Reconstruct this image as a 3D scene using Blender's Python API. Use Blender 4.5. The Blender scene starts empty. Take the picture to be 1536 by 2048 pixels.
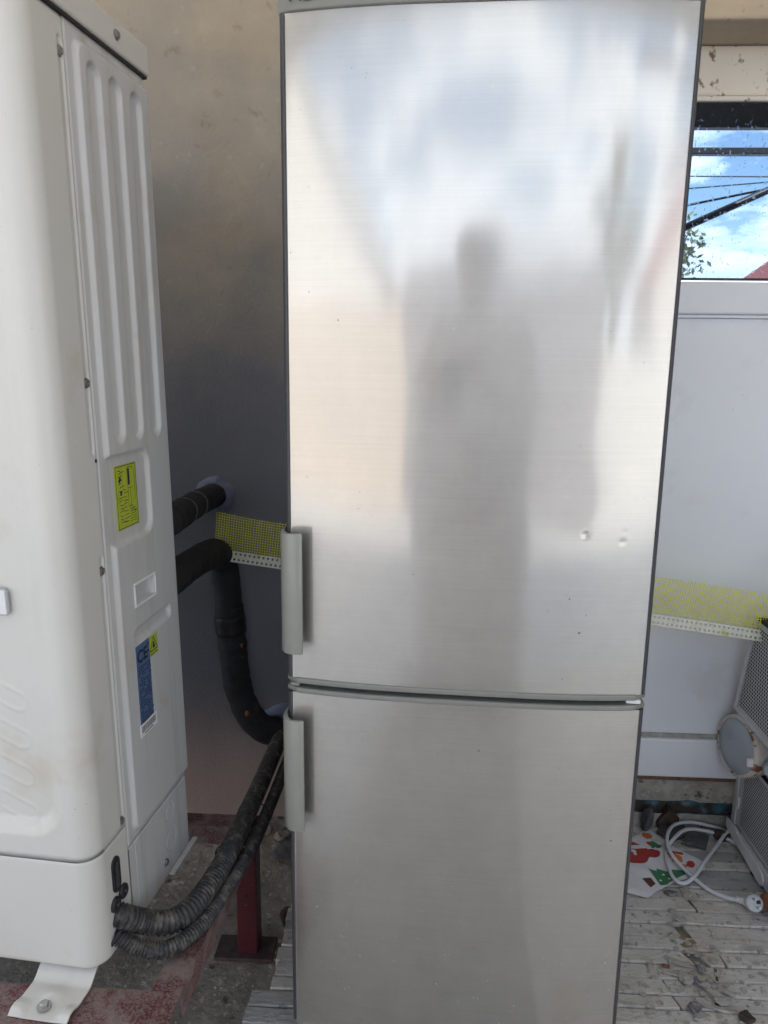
import bpy, bmesh, math, random
import numpy as np
from mathutils import Vector, Matrix, noise as mnoise
random.seed(7); np.random.seed(7)
S = bpy.context.scene
C = S.collection
rad = math.radians

# ------------------------------------------------------------------ camera
CAM = Vector((0.2101, -1.8861, 1.2835)); YAW, PITCH, ROLL, FPX = 0.0445, 0.1996, 0.0126, 1485.81
cd = bpy.data.cameras.new('camera'); co = bpy.data.objects.new('camera', cd); C.objects.link(co)
fw = Vector((-math.sin(YAW)*math.cos(PITCH), math.cos(YAW)*math.cos(PITCH), -math.sin(PITCH)))
rt = Vector((math.cos(YAW), math.sin(YAW), 0)); up = rt.cross(fw)
rt, up = math.cos(ROLL)*rt + math.sin(ROLL)*up, -math.sin(ROLL)*rt + math.cos(ROLL)*up
mm = Matrix((rt, up, -fw)).transposed().to_4x4(); mm.translation = CAM; co.matrix_world = mm
cd.sensor_fit = 'VERTICAL'; cd.sensor_height = 24.0; cd.lens = 24.0*FPX/2048
cd.clip_start = 0.02; cd.clip_end = 800
S.camera = co
S.render.resolution_x, S.render.resolution_y = 768, 1024

# ------------------------------------------------------------------ world, sun, exposure
SUN_EL, SUN_AZ = rad(52), rad(22)          # azimuth from +Y towards +X: the sun stands behind the house
w = bpy.data.worlds.new('World'); S.world = w; w.use_nodes = True
nt = w.node_tree; N = nt.nodes; L = nt.links; N.clear()
out = N.new('ShaderNodeOutputWorld'); bg = N.new('ShaderNodeBackground'); L.new(bg.outputs[0], out.inputs[0])
sky = N.new('ShaderNodeTexSky'); sky.sky_type = 'NISHITA'; sky.sun_disc = False
sky.sun_elevation = SUN_EL; sky.sun_rotation = SUN_AZ; sky.air_density = 1.1; sky.dust_density = 1.0; sky.ozone_density = 1.3
bg.inputs['Strength'].default_value = 0.11
tc = N.new('ShaderNodeTexCoord'); sx = N.new('ShaderNodeSeparateXYZ'); L.new(tc.outputs['Generated'], sx.inputs[0])
mx = N.new('ShaderNodeMath'); mx.operation = 'MAXIMUM'; mx.inputs[1].default_value = 0.0; L.new(sx.outputs['Z'], mx.inputs[0])
ad = N.new('ShaderNodeMath'); ad.operation = 'ADD'; ad.inputs[1].default_value = 0.22; L.new(mx.outputs[0], ad.inputs[0])
dv = N.new('ShaderNodeVectorMath'); dv.operation = 'DIVIDE'; L.new(tc.outputs['Generated'], dv.inputs[0])
cb = N.new('ShaderNodeCombineXYZ'); [L.new(ad.outputs[0], cb.inputs[i]) for i in range(3)]; L.new(cb.outputs[0], dv.inputs[1])
ns = N.new('ShaderNodeTexNoise'); ns.inputs['Scale'].default_value = 2.1; ns.inputs['Detail'].default_value = 9; ns.inputs['Roughness'].default_value = .56
mp = N.new('ShaderNodeMapping'); mp.inputs['Location'].default_value = (3.3, 4.9, 0.4); L.new(dv.outputs[0], mp.inputs[0]); L.new(mp.outputs[0], ns.inputs['Vector'])
cr = N.new('ShaderNodeValToRGB'); cr.color_ramp.elements[0].position = .475; cr.color_ramp.elements[1].position = .56; hb = N.new('ShaderNodeMapRange'); hb.inputs['From Min'].default_value = .02; hb.inputs['From Max'].default_value = .29; hb.inputs['To Min'].default_value = .24; hb.inputs['To Max'].default_value = -.02; L.new(sx.outputs['Z'], hb.inputs['Value'])
na = N.new('ShaderNodeMath'); na.operation = 'ADD'; L.new(ns.outputs['Fac'], na.inputs[0]); L.new(hb.outputs[0], na.inputs[1])
L.new(na.outputs[0], cr.inputs[0])
cc = N.new('ShaderNodeValToRGB'); cc.color_ramp.elements[0].position = .50; cc.color_ramp.elements[0].color = (8.6, 9.2, 10.0, 1); cc.color_ramp.elements[1].position = .72; cc.color_ramp.elements[1].color = (6.1, 6.6, 7.4, 1)
L.new(na.outputs[0], cc.inputs[0])
mi = N.new('ShaderNodeMix'); mi.data_type = 'RGBA'; L.new(cr.outputs[0], mi.inputs['Factor']); L.new(sky.outputs[0], mi.inputs['A']); L.new(cc.outputs[0], mi.inputs['B'])
L.new(mi.outputs['Result'], bg.inputs['Color'])

sl = bpy.data.lights.new('sun', 'SUN'); sl.energy = 3.2; sl.angle = rad(.53); sl.color = (1, .96, .90)
so = bpy.data.objects.new('sun', sl); C.objects.link(so); so.location = (0, 6, 12)
sdir = Vector((math.sin(SUN_AZ)*math.cos(SUN_EL), math.cos(SUN_AZ)*math.cos(SUN_EL), math.sin(SUN_EL)))
so.rotation_euler = (-sdir).to_track_quat('-Z', 'Y').to_euler()
S.view_settings.view_transform = 'Standard'; S.view_settings.look = 'None'
S.view_settings.exposure = 1.5; S.view_settings.gamma = 1.0; S.view_settings.use_curve_mapping = False
S.cycles.use_denoising = True; S.cycles.max_bounces = 8; S.cycles.diffuse_bounces = 5; S.cycles.glossy_bounces = 5
S.cycles.caustics_reflective = True; S.cycles.blur_glossy = 1.0; S.cycles.caustics_refractive = False; S.cycles.sample_clamp_indirect = 6

# ------------------------------------------------------------------ materials
MATS = {}
def M(name, col, rough=.6, metal=0., var=.12, scale=14., bump=0., bscale=120., spec=.5, spots=None, col2=None, stretch=None, v2=None):
    """principled colour with noise variation; spots = [(colour, scale, lo, hi, stretch)] laid over it"""
    if name in MATS: return MATS[name]
    m = bpy.data.materials.new(name); m.use_nodes = True; t = m.node_tree; n = t.nodes; l = t.links
    b = n['Principled BSDF']; b.inputs['Roughness'].default_value = rough; b.inputs['Metallic'].default_value = metal
    b.inputs['Specular IOR Level'].default_value = spec
    tcn = n.new('ShaderNodeTexCoord'); base = tcn.outputs['Object']
    if stretch:
        mpn = n.new('ShaderNodeMapping'); mpn.inputs['Scale'].default_value = stretch; l.new(base, mpn.inputs[0]); sv = mpn.outputs[0]
    else: sv = base
    a = n.new('ShaderNodeTexNoise'); a.inputs['Scale'].default_value = scale; a.inputs['Detail'].default_value = 7; a.inputs['Roughness'].default_value = .62
    l.new(sv, a.inputs['Vector'])
    r = n.new('ShaderNodeValToRGB'); r.color_ramp.elements[0].position = .3; r.color_ramp.elements[1].position = .7
    c2 = col2 or tuple(min(1, c*(1+var)) for c in col); c1 = col if col2 else tuple(c*(1-var) for c in col)
    r.color_ramp.elements[0].color = (*c1, 1); r.color_ramp.elements[1].color = (*c2, 1); l.new(a.outputs['Fac'], r.inputs[0])
    cur = r.outputs[0]
    for i, sp in enumerate(spots or []):
        sc, ss, lo, hi = sp[:4]
        q = n.new('ShaderNodeTexNoise'); q.inputs['Scale'].default_value = ss; q.inputs['Detail'].default_value = 4; q.inputs['Roughness'].default_value = .6
        mq = n.new('ShaderNodeMapping'); mq.inputs['Location'].default_value = (i*3.1+1, i*1.7, i*2.3); l.new(base, mq.inputs[0])
        if len(sp) > 4: mq.inputs['Scale'].default_value = sp[4]
        l.new(mq.outputs[0], q.inputs['Vector'])
        rr = n.new('ShaderNodeMapRange'); rr.inputs['From Min'].default_value = lo; rr.inputs['From Max'].default_value = hi; l.new(q.outputs['Fac'], rr.inputs['Value'])
        mxn = n.new('ShaderNodeMix'); mxn.data_type = 'RGBA'; l.new(rr.outputs[0], mxn.inputs['Factor']); l.new(cur, mxn.inputs['A']); mxn.inputs['B'].default_value = (*sc, 1)
        cur = mxn.outputs['Result']
    l.new(cur, b.inputs['Base Color'])
    if bump:
        h = n.new('ShaderNodeTexNoise'); h.inputs['Scale'].default_value = bscale; h.inputs['Detail'].default_value = 6; l.new(sv, h.inputs['Vector'])
        bp = n.new('ShaderNodeBump'); bp.inputs['Strength'].default_value = bump; bp.inputs['Distance'].default_value = .004; l.new(h.outputs['Fac'], bp.inputs['Height']); l.new(bp.outputs[0], b.inputs['Normal'])
    MATS[name] = m; return m

def steel(name, dust):
    m = bpy.data.materials.new(name); m.use_nodes = True; t = m.node_tree; n = t.nodes; l = t.links
    b = n['Principled BSDF']; b.inputs['Metallic'].default_value = 1.0; b.inputs['Anisotropic'].default_value = .5
    tg = n.new('ShaderNodeCombineXYZ'); tg.inputs[2].default_value = 1.0; l.new(tg.outputs[0], b.inputs['Tangent'])
    tcn = n.new('ShaderNodeTexCoord')
    mpn = n.new('ShaderNodeMapping'); mpn.inputs['Scale'].default_value = (5, 5, 700); l.new(tcn.outputs['Object'], mpn.inputs[0])
    a = n.new('ShaderNodeTexNoise'); a.inputs['Scale'].default_value = 1.0; a.inputs['Detail'].default_value = 5; l.new(mpn.outputs[0], a.inputs['Vector'])
    r = n.new('ShaderNodeValToRGB'); r.color_ramp.elements[0].position = .25; r.color_ramp.elements[1].position = .75
    r.color_ramp.elements[0].color = (.585, .57, .54, 1); r.color_ramp.elements[1].color = (.64, .625, .595, 1); l.new(a.outputs['Fac'], r.inputs[0])
    # smudged gloss: broad patches polished or dulled by hands and weather
    g = n.new('ShaderNodeTexNoise'); g.inputs['Scale'].default_value = 4.0; g.inputs['Detail'].default_value = 6
    mg = n.new('ShaderNodeMapping'); mg.inputs['Scale'].default_value = (1.4, 1, .5); l.new(tcn.outputs['Object'], mg.inputs[0]); l.new(mg.outputs[0], g.inputs['Vector'])
    rg = n.new('ShaderNodeMapRange'); rg.inputs['From Min'].default_value = .3; rg.inputs['From Max'].default_value = .7; rg.inputs['To Min'].default_value = .075; rg.inputs['To Max'].default_value = .135
    l.new(g.outputs['Fac'], rg.inputs['Value'])
    # specks: dark nicks and pale dust
    cur = r.outputs[0]; met = None; rough = rg.outputs[0]
    def spots(scale, lo, hi, stretch, loc):
        q = n.new('ShaderNodeTexNoise'); q.inputs['Scale'].default_value = scale; q.inputs['Detail'].default_value = 2
        mq = n.new('ShaderNodeMapping'); mq.inputs['Scale'].default_value = stretch; mq.inputs['Location'].default_value = loc
        l.new(tcn.outputs['Object'], mq.inputs[0]); l.new(mq.outputs[0], q.inputs['Vector'])
        rr = n.new('ShaderNodeMapRange'); rr.inputs['From Min'].default_value = lo; rr.inputs['From Max'].default_value = hi; l.new(q.outputs['Fac'], rr.inputs['Value'])
        return rr.outputs[0]
    d1 = spots(130, .755, .80, (1, 1, .7), (2, 1, 0))
    x1 = n.new('ShaderNodeMix'); x1.data_type = 'RGBA'; l.new(d1, x1.inputs['Factor']); l.new(cur, x1.inputs['A']); x1.inputs['B'].default_value = (.13, .12, .11, 1); cur = x1.outputs['Result']
    d2 = spots(190, *((.715, .76) if dust else (.80, .84)), (1, 1, .8), (7, 3, 5))
    if dust:   # dust has settled on the lower part of the lower door, splashed up from the ground
        sz = n.new('ShaderNodeSeparateXYZ'); l.new(tcn.outputs['Object'], sz.inputs[0])
        hz = n.new('ShaderNodeMapRange'); hz.inputs['From Min'].default_value = .48; hz.inputs['From Max'].default_value = .2; hz.inputs['To Min'].default_value = .12; l.new(sz.outputs['Z'], hz.inputs['Value'])
        mu = n.new('ShaderNodeMath'); mu.operation = 'MULTIPLY'; l.new(d2, mu.inputs[0]); l.new(hz.outputs[0], mu.inputs[1]); d2 = mu.outputs[0]
    x2 = n.new('ShaderNodeMix'); x2.data_type = 'RGBA'; l.new(d2, x2.inputs['Factor']); l.new(cur, x2.inputs['A']); x2.inputs['B'].default_value = (.75, .73, .7, 1); cur = x2.outputs['Result']
    l.new(cur, b.inputs['Base Color'])
    mt = n.new('ShaderNodeMath'); mt.operation = 'SUBTRACT'; mt.inputs[0].default_value = 1.0; l.new(d2, mt.inputs[1]); l.new(mt.outputs[0], b.inputs['Metallic'])
    l.new(rough, b.inputs['Roughness'])
    # a broad second lobe: the milky scatter of weathered brushed steel
    b2 = n.new('ShaderNodeBsdfPrincipled'); b2.inputs['Anisotropic'].default_value = .4; b2.inputs['Roughness'].default_value = .46; l.new(tg.outputs[0], b2.inputs['Tangent'])
    l.new(cur, b2.inputs['Base Color']); l.new(mt.outputs[0], b2.inputs['Metallic'])
    sm_ = n.new('ShaderNodeTexNoise'); sm_.inputs['Scale'].default_value = 5.0; sm_.inputs['Detail'].default_value = 7; sm_.inputs['Roughness'].default_value = .65
    mm_ = n.new('ShaderNodeMapping'); mm_.inputs['Scale'].default_value = (1.0, 1, .8); mm_.inputs['Location'].default_value = (4, 2, 1); l.new(tcn.outputs['Object'], mm_.inputs[0]); l.new(mm_.outputs[0], sm_.inputs['Vector'])
    rm = n.new('ShaderNodeMapRange'); rm.inputs['From Min'].default_value = .3; rm.inputs['From Max'].default_value = .7; rm.inputs['To Min'].default_value = .56; rm.inputs['To Max'].default_value = .74; l.new(sm_.outputs['Fac'], rm.inputs['Value'])
    mxs = n.new('ShaderNodeMixShader'); l.new(rm.outputs[0], mxs.inputs[0]); l.new(b.outputs[0], mxs.inputs[1]); l.new(b2.outputs[0], mxs.inputs[2]); l.new(mxs.outputs[0], n['Material Output'].inputs['Surface'])
    # brushing relief
    bp = n.new('ShaderNodeBump'); bp.inputs['Strength'].default_value = .012; bp.inputs['Distance'].default_value = .0012; l.new(a.outputs['Fac'], bp.inputs['Height']); l.new(bp.outputs[0], b.inputs['Normal']); l.new(bp.outputs[0], b2.inputs['Normal'])
    return m

m_stucco = M('wall_paint_with_shade', (.44, .385, .305), 1., var=.12, scale=7.0, bump=.5, bscale=110, spec=.05,
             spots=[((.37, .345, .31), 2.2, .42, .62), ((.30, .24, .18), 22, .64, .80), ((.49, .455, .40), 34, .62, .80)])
def wall_paint_with_shade():
    m = m_stucco; t = m.node_tree; n = t.nodes; l = t.links; b = n['Principled BSDF']; cur = b.inputs['Base Color'].links[0].from_socket
    tcn = n.new('ShaderNodeTexCoord'); sz = n.new('ShaderNodeSeparateXYZ'); l.new(tcn.outputs['Object'], sz.inputs[0])
    q = n.new('ShaderNodeTexNoise'); q.inputs['Scale'].default_value = 4.5; q.inputs['Detail'].default_value = 6; l.new(tcn.outputs['Object'], q.inputs['Vector'])
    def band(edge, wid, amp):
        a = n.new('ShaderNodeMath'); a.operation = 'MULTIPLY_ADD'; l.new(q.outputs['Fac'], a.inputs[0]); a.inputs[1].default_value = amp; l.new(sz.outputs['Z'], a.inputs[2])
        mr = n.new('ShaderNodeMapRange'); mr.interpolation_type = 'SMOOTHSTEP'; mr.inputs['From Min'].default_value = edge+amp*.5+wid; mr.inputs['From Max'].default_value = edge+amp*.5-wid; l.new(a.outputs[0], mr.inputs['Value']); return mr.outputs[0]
    for edge, wid, amp, colr in ((1.42, .45, 1.0, (.205, .21, .235)), (.33, .13, .3, (.34, .275, .255))):   # shade of the gap painted in as a grey band, pinkish floor bounce below
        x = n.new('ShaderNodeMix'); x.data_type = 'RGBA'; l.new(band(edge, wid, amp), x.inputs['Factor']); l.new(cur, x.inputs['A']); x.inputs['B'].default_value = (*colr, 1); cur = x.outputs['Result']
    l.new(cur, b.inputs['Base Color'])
wall_paint_with_shade()
m_pvc = M('white_pvc', (.80, .835, .88), .33, var=.02, scale=5, spots=[((.5, .47, .42), 70, .72, .8), ((.74, .76, .78), 8, .56, .75)])
m_pvcdirty = M('dirty_pvc', (.74, .69, .60), .45, var=.05, scale=6, spots=[((.20, .14, .09), 26, .565, .62, (1, 1, .7)), ((.35, .28, .2), 90, .7, .78)])
m_gasket = M('black_rubber', (.025, .025, .025), .6)
m_lintel = M('lintel_plaster', (.52, .43, .32), .9, var=.1, scale=8, bump=.4, bscale=60, spots=[((.3, .24, .18), 30, .62, .75)])
m_ac = M('cream_enamel', (.67, .655, .605), .36, var=.025, scale=4, spots=[((.36, .27, .16), 210, .70, .76), ((.25, .2, .15), 90, .745, .79), ((.57, .51, .41), 6, .58, .8)])
m_acside = M('cream_enamel_side', (.60, .595, .58), .38, var=.02, scale=4, spots=[((.36, .3, .24), 160, .80, .84), ((.50, .475, .43), 40, .50, .80, (1, 1, .06)), ((.55, .5, .42), 12, .62, .8)])
m_steel = steel('brushed_steel', False); m_steel2 = steel('dusty_brushed_steel', True)
m_trim = M('grey_plastic', (.235, .24, .215), .38, var=.06, scale=30)
m_handle = M('grey_green_plastic', (.30, .305, .27), .22, var=.04, scale=20, spots=[((.15, .12, .08), 120, .74, .8)])
m_cab = M('dark_cabinet', (.16, .16, .165), .5)
m_white = M('white_plastic', (.78, .79, .80), .4, var=.03)
m_black = M('black_plastic', (.02, .02, .022), .5, var=.3, scale=60)
m_zinc = M('zinc_screw', (.45, .45, .44), .35, metal=1, var=.2, scale=60)
m_pipe = M('black_foam_insulation', (.028, .028, .032), .75, var=.35, scale=25, bump=.35, bscale=60, spots=[((.09, .085, .085), 14, .6, .8)])
m_hose = M('dusty_black_conduit', (.03, .03, .032), .55, var=.3, scale=30, spots=[((.17, .155, .13), 60, .5, .7), ((.085, .08, .072), 160, .52, .68)])
m_foam = M('white_filler_foam', (.20, .23, .31), .95, var=.1, scale=40, bump=.6, bscale=50)
m_red = M('red_painted_steel', (.105, .020, .026), .5, var=.3, scale=25, bump=.15, bscale=60, spots=[((.22, .165, .15), 300, .42, .62), ((.25, .20, .18), 24, .46, .66)])
m_redclean = M('red_paint_leg', (.080, .013, .019), .45, var=.2, scale=25, spots=[((.25, .18, .17), 70, .62, .8)])
m_conc = M('rough_concrete', (.17, .155, .13), .95, scale=11, bump=1., bscale=70, col2=(.34, .31, .265), spots=[((.50, .48, .44), 60, .58, .70), ((.07, .06, .05), 34, .60, .72), ((.13, .125, .07), 3.5, .56, .7)])
m_strip = M('wood_grain_concrete', (.53, .505, .465), .9, scale=9, bump=.8, bscale=60, col2=(.67, .645, .60), stretch=(1, 2, 2), spots=[((.70, .68, .64), 55, .58, .74), ((.22, .21, .19), 40, .60, .74), ((.46, .39, .29), 5, .55, .75), ((.30, .29, .27), 12, .58, .72)])
m_stripd = M('wood_grain_concrete_grey', (.33, .325, .315), .9, scale=9, bump=.8, bscale=60, col2=(.46, .45, .43), stretch=(1, 2, 2), spots=[((.38, .37, .36), 55, .62, .76), ((.1, .1, .1), 40, .60, .72)])
m_chunk = M('broken_concrete', (.36, .34, .30), .95, var=.3, scale=30, bump=1, bscale=80, spots=[((.45, .43, .40), 45, .56, .7), ((.10, .09, .08), 40, .6, .7)])
m_slate = M('dark_tile', (.10, .10, .105), .8, var=.3, scale=25, bump=.5, bscale=60, spots=[((.3, .29, .28), 50, .64, .76)])
m_brick = M('crumbling_brick', (.26, .105, .06), .95, var=.3, scale=30, bump=1, bscale=70, spots=[((.35, .3, .26), 60, .62, .75)])
m_teal = M('flaking_teal_paint', (.05, .17, .21), .7, var=.3, scale=20, bump=.4, bscale=50, spots=[((.22, .23, .23), 30, .55, .62), ((.05, .042, .036), 9, .46, .54)])
m_rust = M('rusty_strip', (.16, .085, .05), .85, var=.4, scale=40)
m_leafdirt = M('dark_rubbish', (.06, .045, .035), .95, var=.5, scale=40)
m_yellow = M('yellow_mesh', (.80, .78, .03), .55, var=.1, scale=40)
m_bead = M('white_pvc_bead', (.72, .73, .62), .5, var=.08, scale=40, spots=[((.6, .56, .2), 30, .6, .7)])
m_cord = M('white_cable', (.66, .69, .72), .4, var=.05, scale=30)
m_paper = M('napkin_paper', (.74, .75, .76), .95, var=.06, scale=12, spots=[((.42, .38, .33), 22, .60, .72)])
m_heater = M('white_enamel', (.62, .63, .65), .4, var=.05, scale=10, spots=[((.3, .24, .18), 60, .70, .78)])
m_grille = M('pale_grille', (.58, .60, .63), .4, var=.05, scale=20)
m_void = M('dark_inside', (.03, .032, .036), .9)
m_chip = M('chipped_rim', (.66, .62, .58), .5, var=.1, scale=25, spots=[((.22, .1, .05), 22, .57, .62)])
m_lens = M('cloudy_plastic', (.42, .47, .52), .25, var=.1, scale=12)
m_print = {k: M('print_'+k, c, .9, var=.1, scale=60) for k, c in dict(red=(.44, .05, .045), green=(.06, .22, .10), brown=(.11, .055, .04), orange=(.68, .19, .04), white=(.8, .8, .8), black=(.02, .02, .02), lime=(.42, .50, .035), blue=(.07, .13, .26), ink=(.015, .02, .035)).items()}
m_text = M('logo_ink', (.02, .022, .03), .4)

# ------------------------------------------------------------------ object helpers
def mesh(name, verts, faces, mat, parent=None, smooth=False, loc=None, mats=None, fm=None):
    me = bpy.data.meshes.new(name); me.from_pydata([tuple(v) for v in verts], [], [tuple(f) for f in faces]); me.update()
    me.materials.append(mat)
    for x in mats or []: me.materials.append(x)
    if fm is not None: me.polygons.foreach_set('material_index', fm)
    if smooth: me.polygons.foreach_set('use_smooth', [True]*len(me.polygons))
    o = bpy.data.objects.new(name, me); C.objects.link(o)
    if parent: o.parent = parent
    if loc: o.location = loc
    return o
def frombm(name, bm, mat, parent=None, smooth=False, fix=True):
    if fix: bmesh.ops.recalc_face_normals(bm, faces=bm.faces)
    me = bpy.data.meshes.new(name); bm.to_mesh(me); bm.free(); me.materials.append(mat)
    if smooth: me.polygons.foreach_set('use_smooth', [True]*len(me.polygons))
    o = bpy.data.objects.new(name, me); C.objects.link(o)
    if parent: o.parent = parent
    return o
def empty(name, loc=(0, 0, 0), rot=(0, 0, 0)):
    o = bpy.data.objects.new(name, None); C.objects.link(o); o.location = loc; o.rotation_euler = rot; o.empty_display_size = .1; return o
def tag(o, label=None, cat=None, group=None, kind=None):
    if label: o['label'] = label
    if cat: o['category'] = cat
    if group: o['group'] = group
    if kind: o['kind'] = kind
    return o
def box_bm(bm, lo, hi, bev=0., seg=2):
    r = bmesh.ops.create_cube(bm, size=1)['verts']
    for v in r: v.co = Vector([(lo[i]+hi[i])/2 + v.co[i]*(hi[i]-lo[i]) for i in range(3)])
    if bev:
        e = list({e for v in r for e in v.link_edges}); bmesh.ops.bevel(bm, geom=e, offset=bev, segments=seg, affect='EDGES', profile=.5)
def box(name, lo, hi, mat, parent=None, bev=.003, seg=2):
    bm = bmesh.new(); box_bm(bm, lo, hi, bev, seg); return frombm(name, bm, mat, parent, smooth=False)
def prism(name, pts, z0, z1, mat, parent=None, axis='z', bev=0., smooth=False):
    """outline pts extruded along axis"""
    bm = bmesh.new()
    f = {'z': lambda a, b, t: (a, b, t), 'y': lambda a, b, t: (a, t, b), 'x': lambda a, b, t: (t, a, b)}[axis]
    b0 = [bm.verts.new(f(a, b, z0)) for a, b in pts]; b1 = [bm.verts.new(f(a, b, z1)) for a, b in pts]
    bm.faces.new(b0); bm.faces.new(b1[::-1]); n = len(pts)
    for i in range(n): bm.faces.new((b0[i], b0[(i+1) % n], b1[(i+1) % n], b1[i]))
    bmesh.ops.recalc_face_normals(bm, faces=bm.faces)
    if bev: bmesh.ops.bevel(bm, geom=list(bm.edges), offset=bev, segments=2, affect='EDGES', profile=.5)
    return frombm(name, bm, mat, parent, smooth)
def spline(pts, n):
    """Catmull-Rom through pts, n samples evenly spaced along it"""
    P = np.array([pts[0]]+list(pts)+[pts[-1]], float); o = []
    P[0] = 2*P[1]-P[2]; P[-1] = 2*P[-2]-P[-3]
    for i in range(1, len(P)-2):
        for t in np.linspace(0, 1, 40, endpoint=False):
            a, b, c, d = P[i-1:i+3]
            o.append(.5*((2*b)+(-a+c)*t+(2*a-5*b+4*c-d)*t*t+(-a+3*b-3*c+d)*t**3))
    o.append(P[-2]); o = np.array(o); s = np.r_[0, np.cumsum(np.linalg.norm(np.diff(o, axis=0), axis=1))]
    q = np.linspace(0, s[-1], n); return np.stack([np.interp(q, s, o[:, k]) for k in range(3)], 1), s[-1]
def tube_data(path, rads, seg=16, cap=True):
    P = [Vector(p) for p in path]; n = len(P); V = []; F = []
    t0 = (P[1]-P[0]).normalized(); nrm = t0.orthogonal().normalized()
    for i in range(n):
        t = (P[min(i+1, n-1)]-P[max(i-1, 0)]).normalized()
        nrm = (nrm-t*nrm.dot(t)).normalized(); b = t.cross(nrm)
        for k in range(seg):
            a = 2*math.pi*k/seg; V.append(P[i]+(nrm*math.cos(a)+b*math.sin(a))*rads[i])
    for i in range(n-1):
        for k in range(seg):
            F.append((i*seg+k, i*seg+(k+1) % seg, (i+1)*seg+(k+1) % seg, (i+1)*seg+k))
    if cap: F.append(tuple(range(seg))[::-1]); F.append(tuple(range((n-1)*seg, n*seg)))
    return V, F
def tube(name, pts, r, mat, parent=None, seg=16, n=60, jitter=0., ribs=None):
    path, ln = spline(pts, n if not ribs else int(0))if not ribs else spline(pts, 3)
    if ribs:
        pitch, amp = ribs; cnt = int(ln/pitch)*6; path, _ = spline(pts, cnt)
        rs = [r+amp*(1 if (i % 6) in (1, 2, 3) else -1)*(1 if (i % 6) in (1, 2, 3, 5) else .6) for i in range(cnt)]
    else: rs = [r*(1+jitter*mnoise.noise(Vector((i*.35, r*90, ln*7)))) for i in range(n)]
    V, F = tube_data(path, rs, seg); return mesh(name, V, F, mat, parent, smooth=True)
def cyl(name, a, b, r, mat, parent=None, seg=20, r2=None):
    V, F = tube_data([a, b], [r, r2 if r2 else r], seg); o = mesh(name, V, F, mat, parent); return o
def lathe(name, prof, mat, parent, origin, axis, seg=32, smooth=True):
    """prof = [(radius, along axis)]"""
    ax = Vector(axis).normalized(); u = ax.orthogonal().normalized(); v = ax.cross(u); o = Vector(origin); V = []; F = []
    for r, h in prof:
        for k in range(seg): t = 2*math.pi*k/seg; V.append(o+ax*h+(u*math.cos(t)+v*math.sin(t))*max(r, 1e-5))
    for i in range(len(prof)-1):
        for k in range(seg): F.append((i*seg+k, i*seg+(k+1) % seg, (i+1)*seg+(k+1) % seg, (i+1)*seg+k))
    return mesh(name, V, F, mat, parent, smooth=smooth)
def grid(name, us, vs, fn, mat, parent=None, smooth=True):
    U, W = np.meshgrid(us, vs); P = fn(U.ravel(), W.ravel()); nu, nv = len(us), len(vs)
    i = np.arange((nv-1)*(nu-1)); r, c = i//(nu-1), i % (nu-1); a = r*nu+c
    F = np.stack([a, a+1, a+1+nu, a+nu], 1); me = bpy.data.meshes.new(name)
    me.from_pydata(P.tolist(), [], F.tolist()); me.update(); me.materials.append(mat)
    if smooth: me.polygons.foreach_set('use_smooth', [True]*len(me.polygons))
    o = bpy.data.objects.new(name, me); C.objects.link(o)
    if parent: o.parent = parent
    return o
sstep = lambda x: (lambda t: t*t*(3-2*t))(np.clip(x, 0, 1))
def sd_box(x, y, x0, x1, y0, y1, r=0.):
    dx = np.abs(x-(x0+x1)/2)-(x1-x0)/2+r; dy = np.abs(y-(y0+y1)/2)-(y1-y0)/2+r
    return np.hypot(np.maximum(dx, 0), np.maximum(dy, 0))+np.minimum(np.maximum(dx, dy), 0)-r
def sd_cap(x, y, ax, ay, bx, by, r):
    px, py, qx, qy = x-ax, y-ay, bx-ax, by-ay; h = np.clip((px*qx+py*qy)/(qx*qx+qy*qy), 0, 1); return np.hypot(px-qx*h, py-qy*h)-r
def text(name, s, size, mat, parent, mw, depth=.0004, bold=0.):
    cu = bpy.data.curves.new(name, 'FONT'); cu.body = s; cu.size = size; cu.extrude = depth; cu.offset = bold
    t = bpy.data.objects.new(name+'_tmp', cu); C.objects.link(t); bpy.context.view_layer.update()
    me = bpy.data.meshes.new_from_object(t.evaluated_get(bpy.context.evaluated_depsgraph_get())); bpy.data.objects.remove(t)
    me.transform(mw); me.materials.clear(); me.materials.append(mat); me.name = name
    o = bpy.data.objects.new(name, me); C.objects.link(o); o.parent = parent; return o

# ================================================================== SETTING
# ground: one sheet to the horizon, rough concrete near the house
def ground_z(x, y):
    n = np.array([mnoise.noise(Vector((a*6, b*6, 0)))*.006+mnoise.noise(Vector((a*22, b*22, 3)))*.003 for a, b in zip(x, y)])
    return -.038+n*(np.hypot(x, y) < 4)+.05*sstep((y+.22)/.25)*(x < .1)
gx = np.r_[-300, -60, -20, -8, -4, -2.2, -1.2, np.arange(-.8, .14, .012), .3, .6, 1, 1.6, 2.4, 4, 8, 20, 60, 300]
gy = np.r_[-400, -80, -30, -14, -8, -5, -3.5, -2.5, -1.8, -1.3, np.arange(-1.0, .08, .012), .3, 2, 8, 40, 300]
g = grid('ground', gx, gy, lambda x, y: np.stack([x, y, ground_z(x, y)], 1), m_conc); tag(g, 'rough stained concrete yard in front of the house wall', kind='structure')

yd = box('yard_slab', (-9, -14, -.20), (9.5, -1.22, -.026), M('pale_yard_concrete', (.45, .455, .455), .9, var=.1, scale=2, bump=.4, bscale=50), None, .01); tag(yd, 'pale concrete yard slab mirrored in the lower door', kind='structure')
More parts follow.
